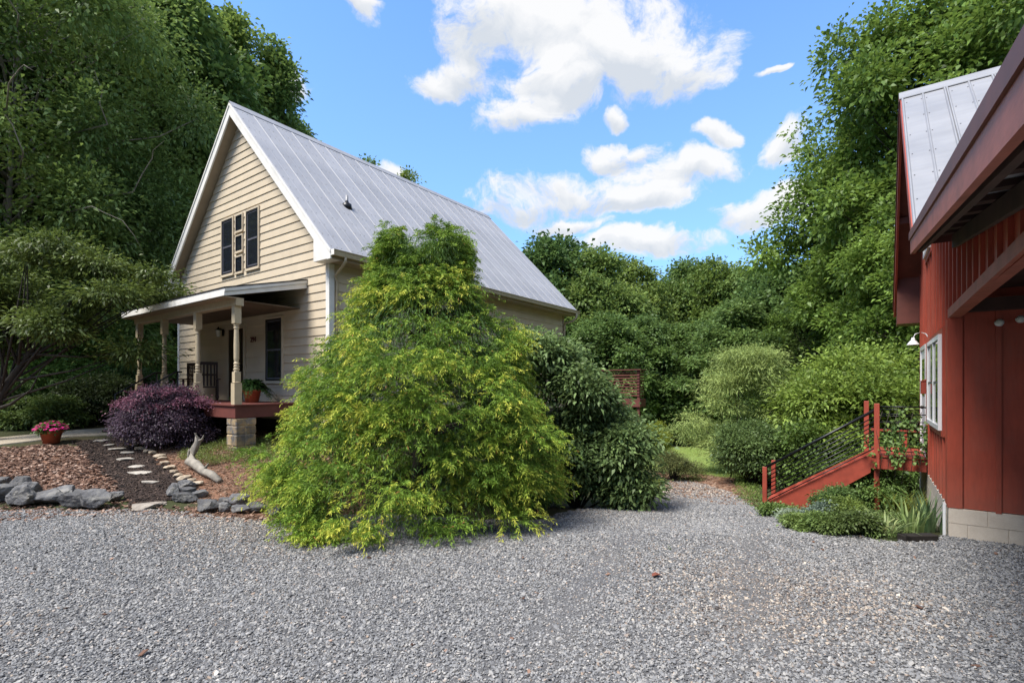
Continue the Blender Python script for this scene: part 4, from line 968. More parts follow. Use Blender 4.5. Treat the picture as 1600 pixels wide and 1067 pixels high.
front = [(-45, 25, 757, 790), (0, 62, 757, 795), (50, 108, 762, 792), (95, 150, 766, 797), (118, 172, 765, 800)]
for i, (a, b, t, bt) in enumerate(front):
    put_rock('rock', a, b, t, bt, ['dark rock cut by the left frame edge, front row', 'broad low dark rock second along the front row', 'grey rock in the middle of the front row', 'squarish grey rock fourth along the front row', 'blocky dark rock closing the right end of the front row'][i], M['rock'], G1, 20+i)
back = [(-30, 14, 744, 770), (8, 48, 744, 775), (28, 62, 752, 779), (76, 120, 758, 782), (98, 145, 764, 782), (140, 172, 768, 786), (165, 192, 767, 786)]
bl_ = ['pale grey rock topmost at the left frame edge', 'rounded grey rock in the back row near the left edge', 'pointed grey rock leaning on the back row', 'flat-topped rock set behind the middle of the front row', 'long flat slab lying on the front row', 'small dark rock behind the right end of the row', 'light grey rock alone by the mulch path, left side']
for i, (a, b, t, bt) in enumerate(back): put_rock('rock', a, b, t, bt, bl_[i], M['rock'], G1, 40+i)
G2 = 'blue-grey rocks between the mulch path and the golden conifer'
rt = [(259, 285, 753, 778, 'tall dark rock first right of the mulch path'), (276, 305, 750, 768, 'rock topmost of the pile right of the path'), (279, 306, 760, 778, 'small rock wedged under the pile top'),
      (270, 308, 768, 787, 'pale rock at the front of the path-side pile'), (303, 342, 778, 803, 'large dark boulder standing on the gravel edge'), (335, 360, 783, 802, 'jagged grey rock right of the large dark boulder'),
      (356, 392, 771, 795, 'steep-faced rock leaning against its neighbour'), (360, 390, 788, 804, 'low rock in front of the steep-faced rock'), (384, 418, 784, 802, 'dark rock next to the conifer skirt'), (420, 448, 790, 808, 'dark block half under the conifer skirt'),
      (298, 325, 764, 780, 'mossy low rock behind the large boulder'), (340, 366, 776, 790, 'small rounded rock behind the jagged one')]
for i, (a, b, t, bt, lb) in enumerate(rt): put_rock('rock', a, b, t, bt, lb, M['rock'], G2, 60+i)
for i, (a, b, t, bt, lb) in enumerate([(205, 258, 776, 797, 'broad flat pale stone at the foot of the mulch path'), (255, 300, 785, 796, 'small flat tan stone beside the broad doorstep stone'), (0, 34, 768, 776, 'pale tan stone between the rows at the left edge')]):
    put_rock('flat_stone', a, b, t+13, bt+1, lb, M['flat'], 'flat stones among the grey rocks', 90+i, 'stone', 1.2)
steps = [(144, 170, 691), (159, 178, 698), (167, 195, 704), (183, 210, 709.5), (180, 212, 719.5), (194, 223, 731.5), (192, 233, 741.5), (212, 245, 756.5)]
for i, (a, b, y) in enumerate(steps[::-1]):
    c = (a+b)/2; g = gp(c, y); w = (b-a)/FP*g[1]/2; hh = 7/FP*g[1]/ (1.2/g[1])/2 if False else w*.62
    o = link('stepping_stone', rock_mesh('stepping_stone', 110+i, M['flag'], (w, hh, .035), 9, 3, .03)); o.location = (g[0], g[1]+.05, gzf(*g)+.035)
    od = ['nearest the gravel', 'second from the gravel', 'third from the gravel', 'fourth from the gravel', 'fifth from the gravel', 'third from the walkway', 'second from the walkway', 'nearest the walkway'][i]
    tag(o, f'flat stepping stone in the dark mulch, {od}', 'stepping stone', 'stepping stones in the mulch path')
edge = [(196, 687), (205, 691), (212, 696), (219, 701), (231, 705), (240, 707.5), (249, 713), (253, 717), (259, 724), (266, 731), (270, 738), (279, 743), (287, 748), (299, 752), (310, 756)]
ow = ['first', 'second', 'third', 'fourth', 'fifth', 'sixth', 'seventh', 'eighth', 'ninth', 'tenth', 'eleventh', 'twelfth', 'thirteenth', 'fourteenth', 'fifteenth']
for i, (a, y) in enumerate(edge):
    g = gp(a, y+2); w = (.11 if i % 3 else .16); o = link('edging_stone', rock_mesh('edging_stone', 140+i, M['pale_stone'], (w, w*.8, .055), 8, 2, .05))
    o.location = (g[0], g[1], gzf(*g)+.045); o.rotation_euler = (0, 0, i*.9)
    tag(o, f'pale edging stone of the mulch path, {ow[i]} from the walkway', 'edging stone', 'pale edging stones along the mulch path')
# driftwood
dg = gp(335, 757); g2 = gp(300, 730)
b1 = Vector((*gp(343, 756), 0)); b1.z = gzf(b1.x, b1.y)+.05; m1 = Vector((*gp(318, 744), 0)); m1.z = gzf(m1.x, m1.y)+.10; m2 = Vector((*gp(298, 733), 0)); m2.z = gzf(m2.x, m2.y)+.16
m3 = m2+Vector((.05, .02, .22)); m4 = m2+Vector((.13, .02, .42)); m5 = m2+Vector((.09, .0, .60))
dw = MB().tube([b1, b1.lerp(m1, .5)+Vector((0, 0, .02)), m1, m1.lerp(m2, .6)+Vector((-.02, 0, .03)), m2, m3, m4, m5], [.045, .082, .070, .098, .112, .066, .058, .015], 12)
dw.tube([m1, m1+Vector((.08, -.02, .10)), m1+Vector((.12, -.03, .16))], [.04, .025, .006], 7).tube([m4, m4+Vector((.09, .02, .05)), m4+Vector((.13, .02, .11))], [.035, .02, .005], 7)
dw.tube([m2, m2+Vector((-.05, 0, .16)), m2+Vector((-.02, 0, .26))], [.06, .04, .01], 8)
dwo = dw.build('driftwood', M['driftwood'], None, True, label='silver-grey driftwood branch bent upward in the pine straw bed', cat='driftwood')
for v in dwo.data.vertices:
    n_ = mnoise.noise_vector(v.co*9)*.03+mnoise.noise_vector(v.co*26)*.012; v.co += n_
ti = bl(1418, 7.35); tp = gp(1434, 845)
tw = MB().box(-.24, .24, -.07, .07, -.05, .09).build('landscape_timber', M['tie'], None, bevel=.01, label='short dark timber lying at the edge of the iris bed', cat='timber'); tw.location = (tp[0], tp[1], gzf(*tp)); tw.rotation_euler = (0, 0, .05)

# ------------------------------------------------------------------ golden thread conifer
def golden_conifer():
    r = np.random.default_rng(77); zz_ = np.array([0, .35, .8, 1.4, 1.9, 2.5, 3.0, 3.5, 3.95, 4.3, 4.6, 4.9]); rr_ = np.array([2.50, 2.66, 2.60, 2.38, 2.26, 2.06, 1.70, 1.16, .84, .86, .86, .35])
    def prof(z): return np.interp(z, zz_, rr_)
    M_ = 440; zc = []
    cand = r.uniform(.05, 4.75, M_*4); acc = r.uniform(0, 2.6, M_*4) < prof(cand); zc = cand[acc][:M_]
    M_ = len(zc); a = np.arange(M_)*2.39996+r.normal(0, .25, M_); Rr0 = prof(zc)*r.uniform(.76, .99, M_)*(1+.07*np.sin(3*a+zc*2.3)+.05*np.sin(5*a-zc*4))*np.where(r.uniform(size=M_) < .12, 1.13, 1); cxm = .10*zc/4*1.0
    o = np.stack([np.cos(a), np.sin(a), np.zeros(M_)], -1); mc = o*Rr0[:, None]; mc[:, 2] = zc; mc[:, 0] += cxm
    # a second leader gives the forked top
    for s_, hz in ((-.50, 4.72), (.42, 4.90), (.0, 4.5), (.62, 4.5), (-.62, 4.35)):
        k = 16; aa = r.uniform(0, 6.28, k); e = np.stack([np.cos(aa)*.22+s_, np.sin(aa)*.22, r.uniform(hz-.65, hz-.02, k)], -1); mc = np.concatenate([mc, e]); o = np.concatenate([o, np.stack([np.cos(aa), np.sin(aa), np.full(k, .5)], -1)])
    M_ = len(mc); rm = r.uniform(.20, .52, M_)*np.where(mc[:, 2] > 3.9, .62, 1); bright = np.clip(.15+r.beta(1.5, 1.4, M_)*.9, 0, 1)*np.where(mc[:, 2] > 4.0, .62, 1)
    ns = 23; nk = 38
    mi = np.repeat(np.arange(M_), ns); n = len(mi); ph = r.uniform(-1.7, 1.7, n); ov = o[mi]; sv = np.stack([-ov[:, 1], ov[:, 0], np.zeros(n)], -1)
    dr_ = ov*np.cos(ph)[:, None]*1.0+sv*np.sin(ph)[:, None]+np.array([0, 0, 1])*r.uniform(-.15, 1.0, n)[:, None]; dr_ = unit(dr_)
    start = mc[mi]-ov*(rm[mi]*.45)[:, None]+r.normal(size=(n, 3))*.08; ln_ = rm[mi]*r.uniform(.8, 1.35, n)
    si = np.repeat(np.arange(n), nk); t = np.tile(np.linspace(.08, 1, nk), n)+r.normal(0, .02, n*nk)
    P = start[si]+dr_[si]*(ln_[si]*t)[:, None]; P[:, 2] -= ln_[si]*.48*t**2
    P += r.normal(size=P.shape)*.012
    tang = dr_[si].copy(); tang[:, 2] -= .9*t; side = unit(np.cross(dr_[si], [0, 0, 1.0])); sg = np.where(np.arange(len(si)) % 2, 1, -1)[:, None]
    D = unit(tang)*.75+side*sg*(.75*(1-t*.4))[:, None]+r.normal(size=P.shape)*.28; D[:, 2] += -.30+.45*r.uniform(size=len(P))
    L = r.uniform(.04, .095, len(P))*(1.05-.3*t); W = r.uniform(.009, .0145, len(P))
    b = bright[mi][si]; tt_ = np.clip(.06+.95*t**1.4*b+.12*b+.045*r.normal(size=len(P)), 0, 1)[:, None]
    dark = np.array([.05, .11, .017]); mid = np.array([.19, .30, .035]); tip = np.array([.52, .52, .075])
    C = np.where(tt_ < .5, dark+(mid-dark)*tt_*2, mid+(tip-mid)*(tt_-.5)*2)*r.uniform(.8, 1.2, len(P))[:, None]
    bz_ = r.uniform(size=len(P)) < .012; C[bz_] = [.35, .17, .06]
    P[:, 2] = np.maximum(P[:, 2], .02)
    fr = leaf_mesh('foliage', P, D, r.normal(size=P.shape)+np.array([0, 0, .5]), L, W, C, M['needle'], .15, .1)
    # inner, duller sprays
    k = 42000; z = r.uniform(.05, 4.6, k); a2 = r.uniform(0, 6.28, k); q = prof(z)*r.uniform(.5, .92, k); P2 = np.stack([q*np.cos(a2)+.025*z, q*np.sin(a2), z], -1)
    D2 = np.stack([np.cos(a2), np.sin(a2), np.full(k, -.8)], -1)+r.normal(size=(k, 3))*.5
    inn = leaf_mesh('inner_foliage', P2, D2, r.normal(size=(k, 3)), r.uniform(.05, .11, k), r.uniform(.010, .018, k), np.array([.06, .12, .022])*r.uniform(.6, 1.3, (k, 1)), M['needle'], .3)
    LEAFN[0] += len(P)+k
    e = empty('golden_conifer', (-1.62, 8.75, gzf(-1.6, 7.2)-.03), 0, 'large golden-green thread-leaf conifer spreading over the gravel before the house', 'conifer')
    e.scale = (.96, .94, 1)
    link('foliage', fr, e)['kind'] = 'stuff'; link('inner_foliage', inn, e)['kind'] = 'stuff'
    tb = MB(); tb.tube([(0, 0, -.2), (.03, 0, 1.5), (.06, 0, 3), (-.3, 0, 4.4)], [.16, .12, .08, .02], 8); tb.tube([(.05, 0, 2.6), (.25, 0, 3.6), (.4, 0, 4.6)], [.08, .05, .015], 7)
    rr2 = random.Random(3)
    for i in range(50):
        z = rr2.uniform(.2, 4.2); an = rr2.uniform(0, 6.28); q = float(prof(z))*.8; tb.tube([(.02*z, 0, z*.9), (math.cos(an)*q*.5, math.sin(an)*q*.5, z+.1), (math.cos(an)*q, math.sin(an)*q, z)], [.03, .02, .006], 5)
    link('trunk', tb.mesh('trunk', M['bark'], True), e)
golden_conifer()

# ------------------------------------------------------------------ shrubs near
def shrub(name, loc, lobes, n_cl, n_leaf, cl_r, Ls, c0, c1, mat, seed, label, cat, group=None, stem=True, **k):
    cm = crown('foliage', lobes, n_cl, n_leaf, cl_r, Ls, c0, c1, mat, seed, **k)
    e = empty(name, (loc[0], loc[1], gzf(*loc[:2])), 0, label, cat, group)
    link('foliage', cm, e)['kind'] = 'stuff'
    if stem:
        r = random.Random(seed); mb = MB()
        for i in range(min(14, len(lobes)+3)):
            l = lobes[r.randrange(len(lobes))]; mb.tube([(r.uniform(-.08, .08), r.uniform(-.08, .08), -.1), (l[0]*.5, l[1]*.5, l[2]*.55), (l[0], l[1], l[2])], [.03, .02, .006], 5)
        link('stem', mb.mesh('stem', M['bark'], True), e)
    return e
def dome_lobes(seed, n, rx, ry, h, lr, zlo=.15, sq=.8, taper=1.0):
    r = np.random.default_rng(seed); out = []
    for i in range(n):
        t = r.uniform(0, 1); z = zlo+(h-zlo-lr*.5)*t; f = math.sqrt(max(.02, 1-(t*.95)**(2.0*taper))); a = i*2.39996+r.uniform(-.3, .3); q = math.sqrt(r.uniform(.35, 1))
        out.append((rx*f*q*math.cos(a), ry*f*q*math.sin(a), z, lr*r.uniform(.75, 1.25), sq))
    return np.array(out)
# purple loropetalum
lp = gp(258, 688)
shrub('purple_shrub', (-8.38, 12.15), dome_lobes(31, 40, .92, .66, 1.30, .32), 3000, 15, .075, .05, (.020, .014, .024), (.12, .08, .115), M['leaf'], 32, 'dark purple-leaved shrub between the walkway and the porch', 'shrub', up=.4, jit=.5, flat=.8)
pm_ = crown('new_shoots', dome_lobes(33, 26, .98, .62, 1.38, .33, .7), 700, 9, .06, .05, (.10, .035, .05), (.27, .11, .16), M['leaf'], 34, up=1.4, jit=.4)
link('new_shoots', pm_, [o for o in bpy.data.objects if o.name.startswith('purple_shrub')][0])['kind'] = 'stuff'
# dark viburnum behind the golden conifer
vb = (1.42, 10.9)
vr_ = np.random.default_rng(19); vib = []
for i in range(64):
    x = vr_.uniform(-1.9, 1.22); zt = float(np.interp(x, [-2, -1.0, -.3, .25, .8, 1.36, 1.7], [3.3, 3.8, 3.5, 2.75, 2.35, 1.45, .9])); q = vr_.uniform(.26, .50)
    z = max(.35, zt-q*.75-(0 if i % 3 == 0 else vr_.uniform(0, 1)*(zt-.5))); vib.append((x, vr_.uniform(-.55, .35)-.12*(3-z)*.5, z, q, vr_.uniform(.6, .95)))
shrub('viburnum_shrub', vb, vib, 3600, 13, .13, .11, (.055, .10, .028), (.30, .39, .14), M['leaf'], 41, 'tall dark green viburnum between the golden conifer and the gravel path', 'shrub', up=.35, aspect=.48, droop=.3, hang=-.1, jit=.35, shell=(.3, 1.2))
# small yellow-green shrub, low juniper, path-edge plants
g_ = gp(1030, 712)
shrub('golden_shrub', (g_[0], g_[1]+.6), dome_lobes(51, 14, .62, .5, 1.5, .32), 420, 26, .10, .075, (.12, .17, .02), (.34, .36, .05), M['leaf'], 52, 'small yellow-green shrub at the far end of the gravel path', 'shrub', up=.6, aspect=.3, hang=.2)
g_ = gp(1064, 755)
shrub('juniper', (g_[0]+.02, g_[1]+.6), dome_lobes(53, 14, .75, .5, .75, .28, .1), 520, 22, .08, .075, (.03, .05, .02), (.13, .15, .06), M['needle'], 54, 'low bronze-green juniper at the edge of the lawn', 'shrub', up=.4, aspect=.22, hang=.1)
g_ = gp(1095, 745)
for i, (a, b, s_) in enumerate(((985, 788, .30), (1008, 779, .26), (1022, 766, .24), (965, 790, .28))):
    q = gp(a, b); shrub('grass_clump', (q[0], q[1]+.15), [(0, 0, .10, s_, .7), (.2, .1, .08, s_*.8, .7)], 130, 14, .06, .11, (.05, .09, .02), (.20, .25, .07), M['leaf'], 200+i, ['grassy clump under the viburnum edge, nearest the conifer side', 'grassy clump beside the gravel path, middle one', 'grassy clump at the bend of the gravel path', 'grassy clump in the shade at the viburnum foot'][i], 'plant', 'grassy clumps edging the path', False, up=.8, aspect=.16, hang=.3)
# feathery bush
fb = (7.75, 16.8)
r_ = np.random.default_rng(61); fl_ = []
for i in range(60):
    t = r_.uniform(0, 1); z = .35+3.7*t; f = (1-.68*t**1.2); a = i*2.39996; q = math.sqrt(r_.uniform(.2, 1.6))*1.85*f
    fl_.append((q*math.cos(a)+.2*t, q*math.sin(a), z, .55*r_.uniform(.8, 1.3), .42))
shrub('feathery_shrub', fb, fl_, 2300, 20, .17, .14, (.08, .13, .035), (.32, .40, .13), M['needle'], 62, 'broad feathery light green shrub beyond the stairs, left of the barn', 'shrub', up=.25, aspect=.16, hang=.1, droop=.3, flat=.3, shell=(.4, 1.35))
# round shrub before it
g_ = gp(1178, 765)
shrub('round_shrub', (g_[0]+.35, g_[1]+.8), dome_lobes(63, 26, .82, .7, 1.75, .36, .45), 1300, 16, .11, .085, (.035, .07, .025), (.13, .20, .07), M['leaf'], 64, 'round dark green shrub by the lawn, left of the stair foot', 'shrub', up=.5, aspect=.5, hang=-.1)
# bushes right, behind the landing
shrub('leafy_bush', (10.2, 14.6), dome_lobes(65, 40, 2.4, 1.5, 3.7, .7, .4), 2300, 17, .20, .14, (.06, .115, .022), (.27, .38, .08), M['leaf'], 66, 'light green leafy bush behind the barn landing', 'bush', up=.3, aspect=.45, hang=.1, shell=(.3, 1.3))
shrub('under_bush', (8.6, 13.4), dome_lobes(67, 20, 1.5, .8, 1.7, .5, .2), 1000, 16, .14, .10, (.04, .08, .015), (.15, .23, .05), M['leaf'], 68, 'low green bush seen through the stair railing', 'bush', up=.5)

# ------------------------------------------------------------------ barn bed plants
def blades(name, parent, n, R_, L, c0, c1, seed, spread=.5, W=.03, lean=.5):
    r = np.random.default_rng(seed); P = []; D = []; C = []; Ls = []; Nn = []
    mb_v = []; fs = []; cols = []
    for i in range(n):
        a = r.uniform(0, 6.28); q = R_*math.sqrt(r.uniform()); b = np.array([q*math.cos(a), q*math.sin(a), 0]); ll = L*r.uniform(.6, 1.15); az_ = a+r.normal()*.6; ln_ = lean*r.uniform(.2, 1.4)
        h = np.array([math.cos(az_), math.sin(az_), 0]); s = np.array([-h[1], h[0], 0]); k0 = len(mb_v); c = np.array(c0)+(np.array(c1)-np.array(c0))*r.uniform()
        for j in range(5):
            t = j/4; p = b+h*ll*ln_*t**1.6+np.array([0, 0, ll*(t-.35*ln_*t**2.4)]); w = W*(1-t**2.2)*.5+.001
            mb_v += [p-s*w, p+s*w]; cols += [c, c]
        fs += [(k0+2*j, k0+2*j+1, k0+2*j+3, k0+2*j+2) for j in range(4)]
    me = bpy.data.meshes.new(name); me.from_pydata([tuple(v) for v in mb_v], [], fs); a = me.color_attributes.new('tint', 'FLOAT_COLOR', 'POINT')
    cc = np.ones((len(cols), 4), np.float32); cc[:, :3] = np.array(cols); a.data.foreach_set('color', cc.ravel()); me.materials.append(M['leaf']); o = link(name, me, parent); o['kind'] = 'stuff'; return o
def clump(name, px_, py_, n, R_, L, c0, c1, seed, label, lean=.5, W=.03, group=None):
    g = gp(px_, py_); e = empty(name, (g[0], g[1], gzf(*g)), 0, label, 'plant', group); blades('leaves', e, n, R_, L, c0, c1, seed, W=W, lean=lean); return e
clump('iris_clump', 1450, 830, 46, .17, .60, (.10, .17, .07), (.26, .34, .16), 301, 'upright grey-green iris clump against the barn corner', .35, .035, 'iris clumps by the barn')
clump('iris_clump', 1422, 832, 34, .16, .50, (.10, .17, .06), (.25, .33, .13), 302, 'iris clump behind the short dark timber', .6, .03, 'iris clumps by the barn')
clump('iris_clump', 1385, 836, 30, .15, .42, (.12, .19, .07), (.34, .38, .16), 303, 'arching iris clump farthest from the barn wall', 1.1, .028, 'iris clumps by the barn')
clump('daylily_clump', 1440, 800, 90, .32, .62, (.12, .16, .04), (.38, .38, .14), 304, 'yellowing daylily clump under the barn window', .9, .02)
clump('daylily_clump', 1408, 802, 80, .28, .60, (.10, .16, .04), (.28, .33, .10), 305, 'green daylily clump beside the landing post', .8, .02)
def bush_at(px_, py_, rx, h, seed, label, c0=(.04, .08, .02), c1=(.17, .25, .07), name='bed_plant', lf=.05, asp=.5, n=420, m=M['leaf']):
    g = gp(px_, py_); return shrub(name, (g[0], g[1]+rx*.5), dome_lobes(seed, 9, rx, rx*.8, h, h*.38, .05), n, 13, .05, lf, c0, c1, m, seed+1, label, 'plant', 'low plants in the bed under the stairs', False, up=.7, aspect=asp)
bush_at(1322, 822, .30, .42, 310, 'dark bushy herb in the middle of the stair bed')
bush_at(1345, 840, .34, .30, 312, 'low dark plant at the gravel edge near the irises', (.035, .06, .02), (.12, .18, .06))
bush_at(1312, 808, .36, .50, 314, 'mounded green plant under the stair stringer')
bush_at(1380, 800, .36, .72, 316, 'leafy mint clump beside the landing post', (.06, .11, .02), (.22, .32, .09), lf=.07)
bush_at(1432, 775, .42, .95, 318, 'leafy green clump climbing at the landing edge', (.05, .10, .02), (.20, .31, .09), lf=.075)
bush_at(1290, 822, .20, .28, 320, 'silvery sage plant in the stair bed', (.12, .16, .12), (.30, .36, .28))
bush_at(1245, 818, .18, .16, 322, 'pale silver-leaved plant near the stair foot', (.14, .19, .12), (.36, .42, .32))
bush_at(1215, 808, .26, .18, 324, 'low green groundcover mound at the stair foot', (.06, .11, .02), (.24, .32, .09))
bush_at(1268, 830, .28, .18, 326, 'small green creeping plant on the gravel edge', (.07, .12, .03), (.25, .33, .10))
bush_at(1300, 836, .26, .20, 328, 'bright green creeping plant right of the silver-leaved one', (.07, .12, .03), (.23, .31, .09))
def cover(name, poly, n, L, c0, c1, label, seed, h=.06, asp=.5):
    r = np.random.default_rng(seed); p = np.array(poly); x0, y0 = p.min(0); x1, y1 = p.max(0); x = r.uniform(x0, x1, n); y = r.uniform(y0, y1, n); k = ragged(poly, .08)(x, y)&((np.sin(x*5+seed)+np.sin(y*6+x*2)+r.normal(size=n)*.6) > -1.2); x, y = x[k], y[k]; n = len(x)
    P = np.stack([x, y, gz(x, y)+r.uniform(0, h, n)], -1); D = r.normal(size=(n, 3)); D[:, 2] = np.abs(D[:, 2])+.4; t = r.uniform(size=(n, 1)); C = np.array(c0)*(1-t)+np.array(c1)*t
    LEAFN[0] += n
    return link(name, leaf_mesh(name, P, D, r.normal(size=(n, 3))+np.array([0, 0, 1]), L*r.uniform(.6, 1.3, n), L*asp, C, M['leaf'], .1), label=label, kind='stuff')
cover('groundcover', [gp(1150, 778), gp(1170, 790), gp(1200, 806), gp(1260, 828), gp(1330, 842), gp(1385, 850), gp(1470, 815), gp(1475, 770), gp(1390, 770), gp(1250, 790), gp(1200, 775)], 34000, .045, (.05, .09, .02), (.22, .29, .09), 'mixed green groundcover in the bed under the stairs', 401, .09)
cover('creeping_juniper', [gp(282, 715), gp(300, 700), gp(345, 690), gp(410, 688), gp(450, 700), gp(430, 730), gp(380, 722), gp(330, 728), gp(300, 725)], 15000, .06, (.05, .08, .02), (.20, .25, .07), 'green creeping groundcover behind the driftwood', 402, .11, .22)
cover('verge_grass', [gp(1150, 745), gp(1185, 752), gp(1195, 790), gp(1170, 785), gp(1150, 772)], 9000, .09, (.05, .10, .02), (.20, .30, .08), 'grass verge between the round shrub and the stair foot', 403, .12, .12)
cover('lawn_grass', [(a, b) for a, b in lawn_poly], 22000, .07, (.15, .22, .05), (.33, .40, .13), 'short lawn blades at the path end', 404, .03, .2)
g_ = gp(388, 792)
clump('wispy_grass', 388, 776, 60, .16, .38, (.07, .08, .04), (.24, .20, .14), 330, 'wispy brown-green grass tuft beside the grey rocks', .8, .008)
clump('grass_sprig', 1046, 861, 5, .015, .09, (.10, .2, .03), (.15, .3, .05), 331, 'tiny green grass sprig in the open gravel', .3, .008)
lf = MB().add([(-.05, -.02, .0), (.0, -.03, .02), (.06, 0, .01), (.0, .03, .03), (-.04, .02, .015)], [(0, 1, 2, 3, 4)]).build('fallen_leaf', M['bark'], None, label='dry brown leaf lying on the open gravel', cat='leaf'); q = gp(1025, 904); lf.location = (q[0], q[1], gzf(*q)+.035); lf.data.materials[0] = simple('dry_leaf', (.16, .045, .025), .8)
# vine on the landing railing
def vine():
    r = np.random.default_rng(91); P = []
    for i in range(16):
        x0 = r.uniform(-.82, -.02); p = np.array([x0, 3.1, r.uniform(.5, 1.0)])
        for j in range(34):
            p = p+np.array([r.normal()*.035, r.normal()*.012, r.uniform(-.01, .05)]); p[1] = min(3.2, max(3.02, p[1]))
            if p[2] > 1.75: p[2] -= .2
            P.append(p.copy())
    P = np.array(P); n = len(P); c = leaf_mesh('foliage', P, r.normal(size=(n, 3))+np.array([0, -.5, -.2]), r.normal(size=(n, 3))+np.array([0, -1, .6]), r.uniform(.05, .09, n), r.uniform(.045, .07, n), np.array([.06, .12, .03])+r.uniform(0, 1, (n, 1))*np.array([.14, .18, .06]), M['leaf'], .2)
    e = empty('climbing_vine', B0, -TH, 'green vine climbing the landing railing beside the barn window', 'vine'); link('foliage', c, e)['kind'] = 'stuff'
    mb = MB()
    for i in range(7): x = -.78+i*.12; mb.tube([(x, 3.12, .2), (x+.05, 3.10, .7), (x-.04, 3.11, 1.2), (x+.06, 3.12, 1.6)], .005, 4)
    link('stem', mb.mesh('stem', M['bark'], True), e)
vine()

# ------------------------------------------------------------------ trees
def deciduous(seed, H, R_, zlo, n_lobe, lr, n_cl, n_leaf, cl_r, Ls, c0, c1, r0, mat='bark', shape='oval', lean=(0, 0), n_limb=26, **k):
    if shape == 'oval': prof = lambda t: R_*math.sqrt(max(.03, 1-(2*abs(t-.42))**2.2 if t < .42 else 1-((t-.42)/.60)**2))
    elif shape == 'cone': prof = lambda t: R_*(.18+.82*(1-t)**.75)
    elif shape == 'column': prof = lambda t: R_*(math.sin(math.pi*min(1, .25+.72*t))**.6 if t < .97 else .25)
    elif shape == 'spire': prof = lambda t: R_*(.75+.35*math.sin(2.2*t) if t < .55 else max(.12, 1.08*(1-(t-.55)/.5)**.8))
    elif shape == 'wide': prof = lambda t: R_*(.75+.25*math.sin(t*math.pi))*(1 if t < .75 else max(.15, 1-((t-.75)/.27)**2))
    lob = make_lobes(seed, n_lobe, zlo, H-lr*.6, prof, lr)
    tm = trunk_mesh('trunk', H*.93, r0, lob, seed, M[mat], n_limb, lean)
    cm = crown('crown', lob, n_cl, n_leaf, cl_r, Ls, c0, c1, M['leaf'], seed+1, **k)
    return tm, cm
G0, G1_ = (.05, .095, .022), (.21, .31, .08)
T_a = deciduous(501, 21, 4.2, 3.5, 80, 1.25, 2700, 17, .34, .34, G0, G1_, .32, shape='column', up=.3, flat=.6, shell=(.35, 1.15), hang=.05)
T_b = deciduous(511, 19, 4.6, 2.5, 84, 1.3, 2700, 17, .36, .35, (.05, .10, .02), (.20, .30, .07), .34, shape='oval', up=.3, flat=.6, shell=(.35, 1.15), hang=.05)
T_c = deciduous(521, 14, 3.6, .3, 90, 1.0, 2900, 16, .28, .29, (.05, .10, .026), (.20, .29, .085), .26, shape='spire', up=.3, flat=.6, shell=(.35, 1.15), hang=.05)
T_d = deciduous(531, 12, 3.9, .2, 86, 1.05, 2900, 16, .28, .29, (.04, .085, .024), (.16, .25, .07), .25, shape='oval', up=.3, flat=.6, shell=(.35, 1.15), hang=.05)
T_e = deciduous(541, 21, 2.3, 3.0, 70, .85, 2300, 16, .30, .28, G0, G1_, .26, shape='cone', up=.3, flat=.6, shell=(.35, 1.2), hang=.05)
def at(px_, Y): return ((px_-CX)/FP*Y, Y)
# tall trees behind the house
for px_, Y, tm, s_, rz, lb in ((365, 30, T_e, 1.16, 0, 'tall narrow tree whose tip rises highest left of the ridge'), (290, 27, T_b, 1.12, 1.2, 'tall full tree directly behind the front gable'),
        (430, 32, T_e, 1.13, 2.0, 'tall tree sloping down right of the highest tip'), (466, 36, T_e, 1.0, .7, 'shorter tree whose branches touch the roof ridge'), (220, 24, T_a, 1.15, 2.6, 'tall dark tree behind the porch end'),
        (572, 40, T_e, .94, 3.3, 'tree whose small tip peeks over the ridge, left one'), (632, 40, T_e, .90, 4.1, 'tree whose tip peeks over the ridge, right one'), (130, 26, T_b, 1.2, 4.4, 'tall tree filling the sky left of the gable'),
        (20, 24, T_a, 1.2, 5.0, 'tall tree at the upper left corner'), (510, 44, T_d, 1.1, 1.0, 'low tree hidden behind the house roof')):
    x, y = at(px_, Y); tree('deciduous_tree', (x, y, .3), tm[0], tm[1], lb, 'tree', 'tall trees behind the house', rz, (s_*.9, s_*.9, s_))
# middle distance belt
for px_, Y, tm, s_, w_, rz, lb in ((862, 38, T_d, 1.22, 1.0, .4, 'full round tree right behind the roof corner'), (925, 36, T_c, .98, 1.0, 1.3, 'leafy tree second from the roof corner'), (985, 40, T_c, 1.0, .9, 2.2, 'upright tree in the middle of the far belt'),
        (1030, 42, T_d, 1.02, .75, 5.2, 'dark tree left of the gap in the far belt'), (1075, 43, T_c, 1.05, .9, 3.1, 'upright tree right of the gap in the far belt'), (1118, 41, T_d, 1.15, .85, 4.0, 'tree with the highest tip right of the gap'),
        (1165, 38, T_c, .90, .95, 5.0, 'tree beside the large maple at the far belt end'), (945, 29, T_d, .62, 1.1, .9, 'low dark tree before the far belt, above the rear deck'), (1015, 30, T_c, .55, 1.2, 2.9, 'low dark tree over the end of the gravel path'),
        (1085, 30, T_d, .60, 1.2, 1.9, 'dark understorey tree behind the feathery shrub'), (1150, 27, T_c, .58, 1.2, .2, 'light green understorey tree above the feathery shrub'), (790, 46, T_c, 1.0, 1.0, 1.5, 'tree mostly hidden behind the house roof'),
        (1230, 33, T_d, .95, 1.0, 2.5, 'dark tree seen between the maple branches'), (1320, 30, T_c, .8, 1.2, 3.7, 'dark tree behind the leafy bush')):
    x, y = at(px_, Y); tree('woodland_tree', (x, y, gzf(x, y)), tm[0], tm[1], lb, 'tree', 'trees of the far belt', rz, (s_*w_, s_*w_, s_))
